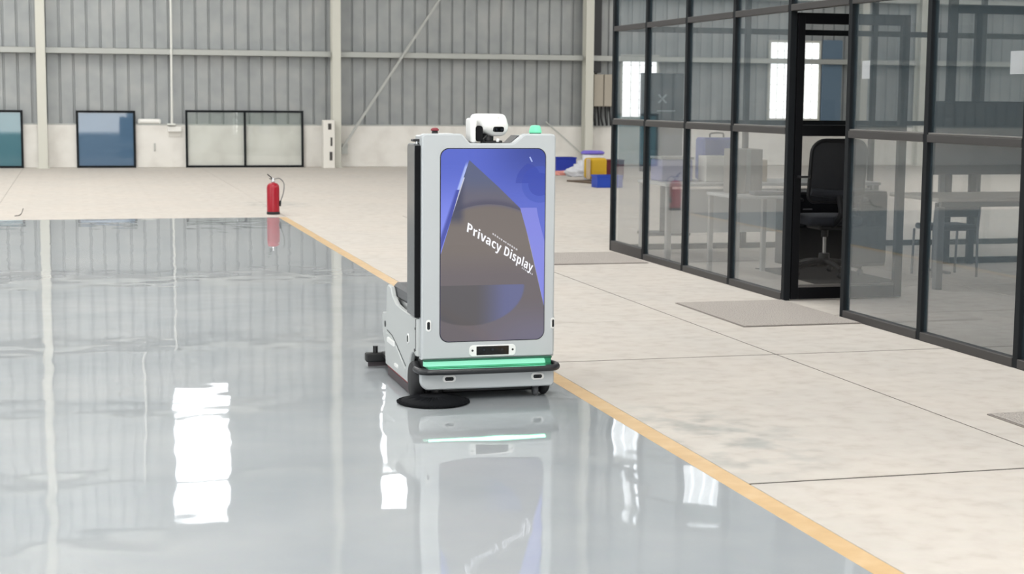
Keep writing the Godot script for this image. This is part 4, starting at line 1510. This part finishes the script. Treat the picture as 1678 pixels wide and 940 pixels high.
	lathe([Vector2(0, 0), Vector2(0.029, 0), Vector2(0.029, 0.014), Vector2(0, 0.014)], bp, Basis.IDENTITY, 24)
	done("beacon_base", "beacon_base", r)
	begin()
	lathe([Vector2(0, 0.014), Vector2(0.032, 0.014), Vector2(0.031, 0.024), Vector2(0.025, 0.045), Vector2(0.02, 0.05), Vector2(0, 0.052)], bp, Basis.IDENTITY, 24)
	done("beacon_lamp", "beacon_green", r, "glowing green beacon")
	var ol := OmniLight3D.new()
	ol.name = "beacon_glow"
	ol.position = bp + Vector3(0, 0.04, 0) - O
	ol.light_color = rgb(110, 240, 190)
	ol.light_energy = 0.004
	ol.light_size = 0.015
	ol.omni_attenuation = 2.0
	ol.omni_range = 30.0
	ol.shadow_enabled = true
	r.add_child(ol)
	# --- head: rounded white camera pod, turned a little to its left, on a yoke and neck
	var ht := Transform3D(Basis(Vector3.UP, 0.3), Vector3(1.993, 1.364, RF - 0.115))
	begin()
	head_shape(ht)
	var head := done("head", "robot_white", r)
	var face := ht * Transform3D(Basis(Vector3.RIGHT, 0.1), Vector3(0.006, -0.02, 0.08))
	begin()
	prism(rrect(0.058, 0.026, 0.009), -0.01, 0.008, face, 0.002)
	done("camera_window", "lens_black", head)
	for k in [-0.015, 0.015]:
		begin()
		prism(disc_poly(0.006, 12), 0.008, 0.0095, face * Transform3D(Basis.IDENTITY, Vector3(k, 0, 0)))
		done("camera_lens", "lens_glass", head)
	begin()
	prism(rrect(0.008, 0.03, 0.003), -0.01, 0.003, ht * Transform3D(Basis(Vector3.RIGHT, -0.9), Vector3(0.015, 0.042, 0.055)), 0.001)
	done("crown_slot", "column_paint", head)
	# yoke on the left with a dark hollow beside it
	begin()
	rbox(Vector3(1.9, 1.337, RF - 0.1), Vector3(0.034, 0.122, 0.12), 0.015)
	done("yoke", "robot_white", r)
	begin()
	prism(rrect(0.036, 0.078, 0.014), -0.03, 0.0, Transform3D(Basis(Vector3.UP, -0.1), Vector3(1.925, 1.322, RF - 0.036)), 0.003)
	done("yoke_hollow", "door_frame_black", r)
	begin()
	rod(Vector3(1.985, 1.276, RF - 0.11), Vector3(1.985, 1.33, RF - 0.11), 0.03, 14)
	done("neck", "robot_dark", r)
	begin()
	tube(bend([Vector3(1.942, 1.277, RF - 0.06), Vector3(1.948, 1.296, RF - 0.045), Vector3(1.968, 1.314, RF - 0.055)], 4), 0.007, 6)
	done("neck_cable", "robot_black", r)
	one("neck_base", "robot_black", r, Vector3(1.96, 1.276, RF - 0.085), Vector3(2.05, 1.288, RF - 0.064), 0.003)
	begin()
	rbox(Vector3(2.024, 1.29, RF - 0.06), Vector3(0.016, 0.018, 0.012), 0.005)
	done("neck_clip", "robot_white", r)


func head_shape(t: Transform3D) -> void:
	# a soft block, narrower at the crown, its face sloping back above the brow and tucked in at the chin
	S.set_smooth_group(7)
	var h := Vector3(0.077, 0.056, 0.084)
	var rows := 28
	var cols := 48
	var g := []
	for j in rows + 1:
		for i in cols:
			var e := PI * j / rows - PI / 2
			var a := TAU * i / cols
			var d := Vector3(se(cos(e), 0.34) * se(cos(a), 0.36), se(sin(e), 0.32), se(cos(e), 0.34) * se(sin(a), 0.36))
			var p := d * h
			var k := (d.y + 1.0) / 2.0
			p.x *= lerpf(1.0, 0.93, smoothstep(0.3, 1.0, k)) * lerpf(0.9, 1.0, smoothstep(0.0, 0.4, k))
			if p.z > 0.0:
				p.z *= lerpf(0.74, 1.0, smoothstep(0.0, 0.4, k)) * lerpf(1.0, 0.72, smoothstep(0.45, 1.0, k))
			p.y += 0.0 if d.y > 0.0 else 0.02 * smoothstep(0.1, -0.9, d.x) * (-d.y)
			g.append(t * p)
	for j in rows:
		for i in cols:
			var k := j * cols + i
			var k2 := j * cols + (i + 1) % cols
			var m: Vector3 = (g[k] + g[k2] + g[k2 + cols] + g[k + cols]) / 4.0 - t.origin
			quad(g[k], g[k2], g[k2 + cols], g[k + cols], m)
	S.set_smooth_group(-1)


func se(v: float, p: float) -> float:
	return signf(v) * pow(absf(v), p)


# a pale oval plate with a dark lens
func oval(r: Node3D, at: Vector3, w: float, h: float, t: Transform3D) -> void:
	var q := Transform3D(t.basis, at)
	begin()
	prism(rrect(w, h, minf(w, h) * 0.48, 8), -0.001, 0.004, q, 0.0015)
	var p := done("eye_plate", "robot_white", r, "pale oval sensor plate")
	begin()
	prism(rrect(w * (0.55 if w < h else 0.66), h * (0.66 if w < h else 0.55), minf(w, h) * 0.26, 8), 0.0041, 0.0055, q, 0.0005)
	done("eye_lens", "lens_black", p)
	for k in [-1.0, 1.0]:
		begin()
		var o := Vector3(0.0, h * 0.17 * k, 0) if w < h else Vector3(w * 0.17 * k, 0, 0)
		prism(disc_poly(minf(w, h) * 0.14, 12), 0.0056, 0.0066, q * Transform3D(Basis.IDENTITY, o))
		done("eye_bead", "lens_glass", p)
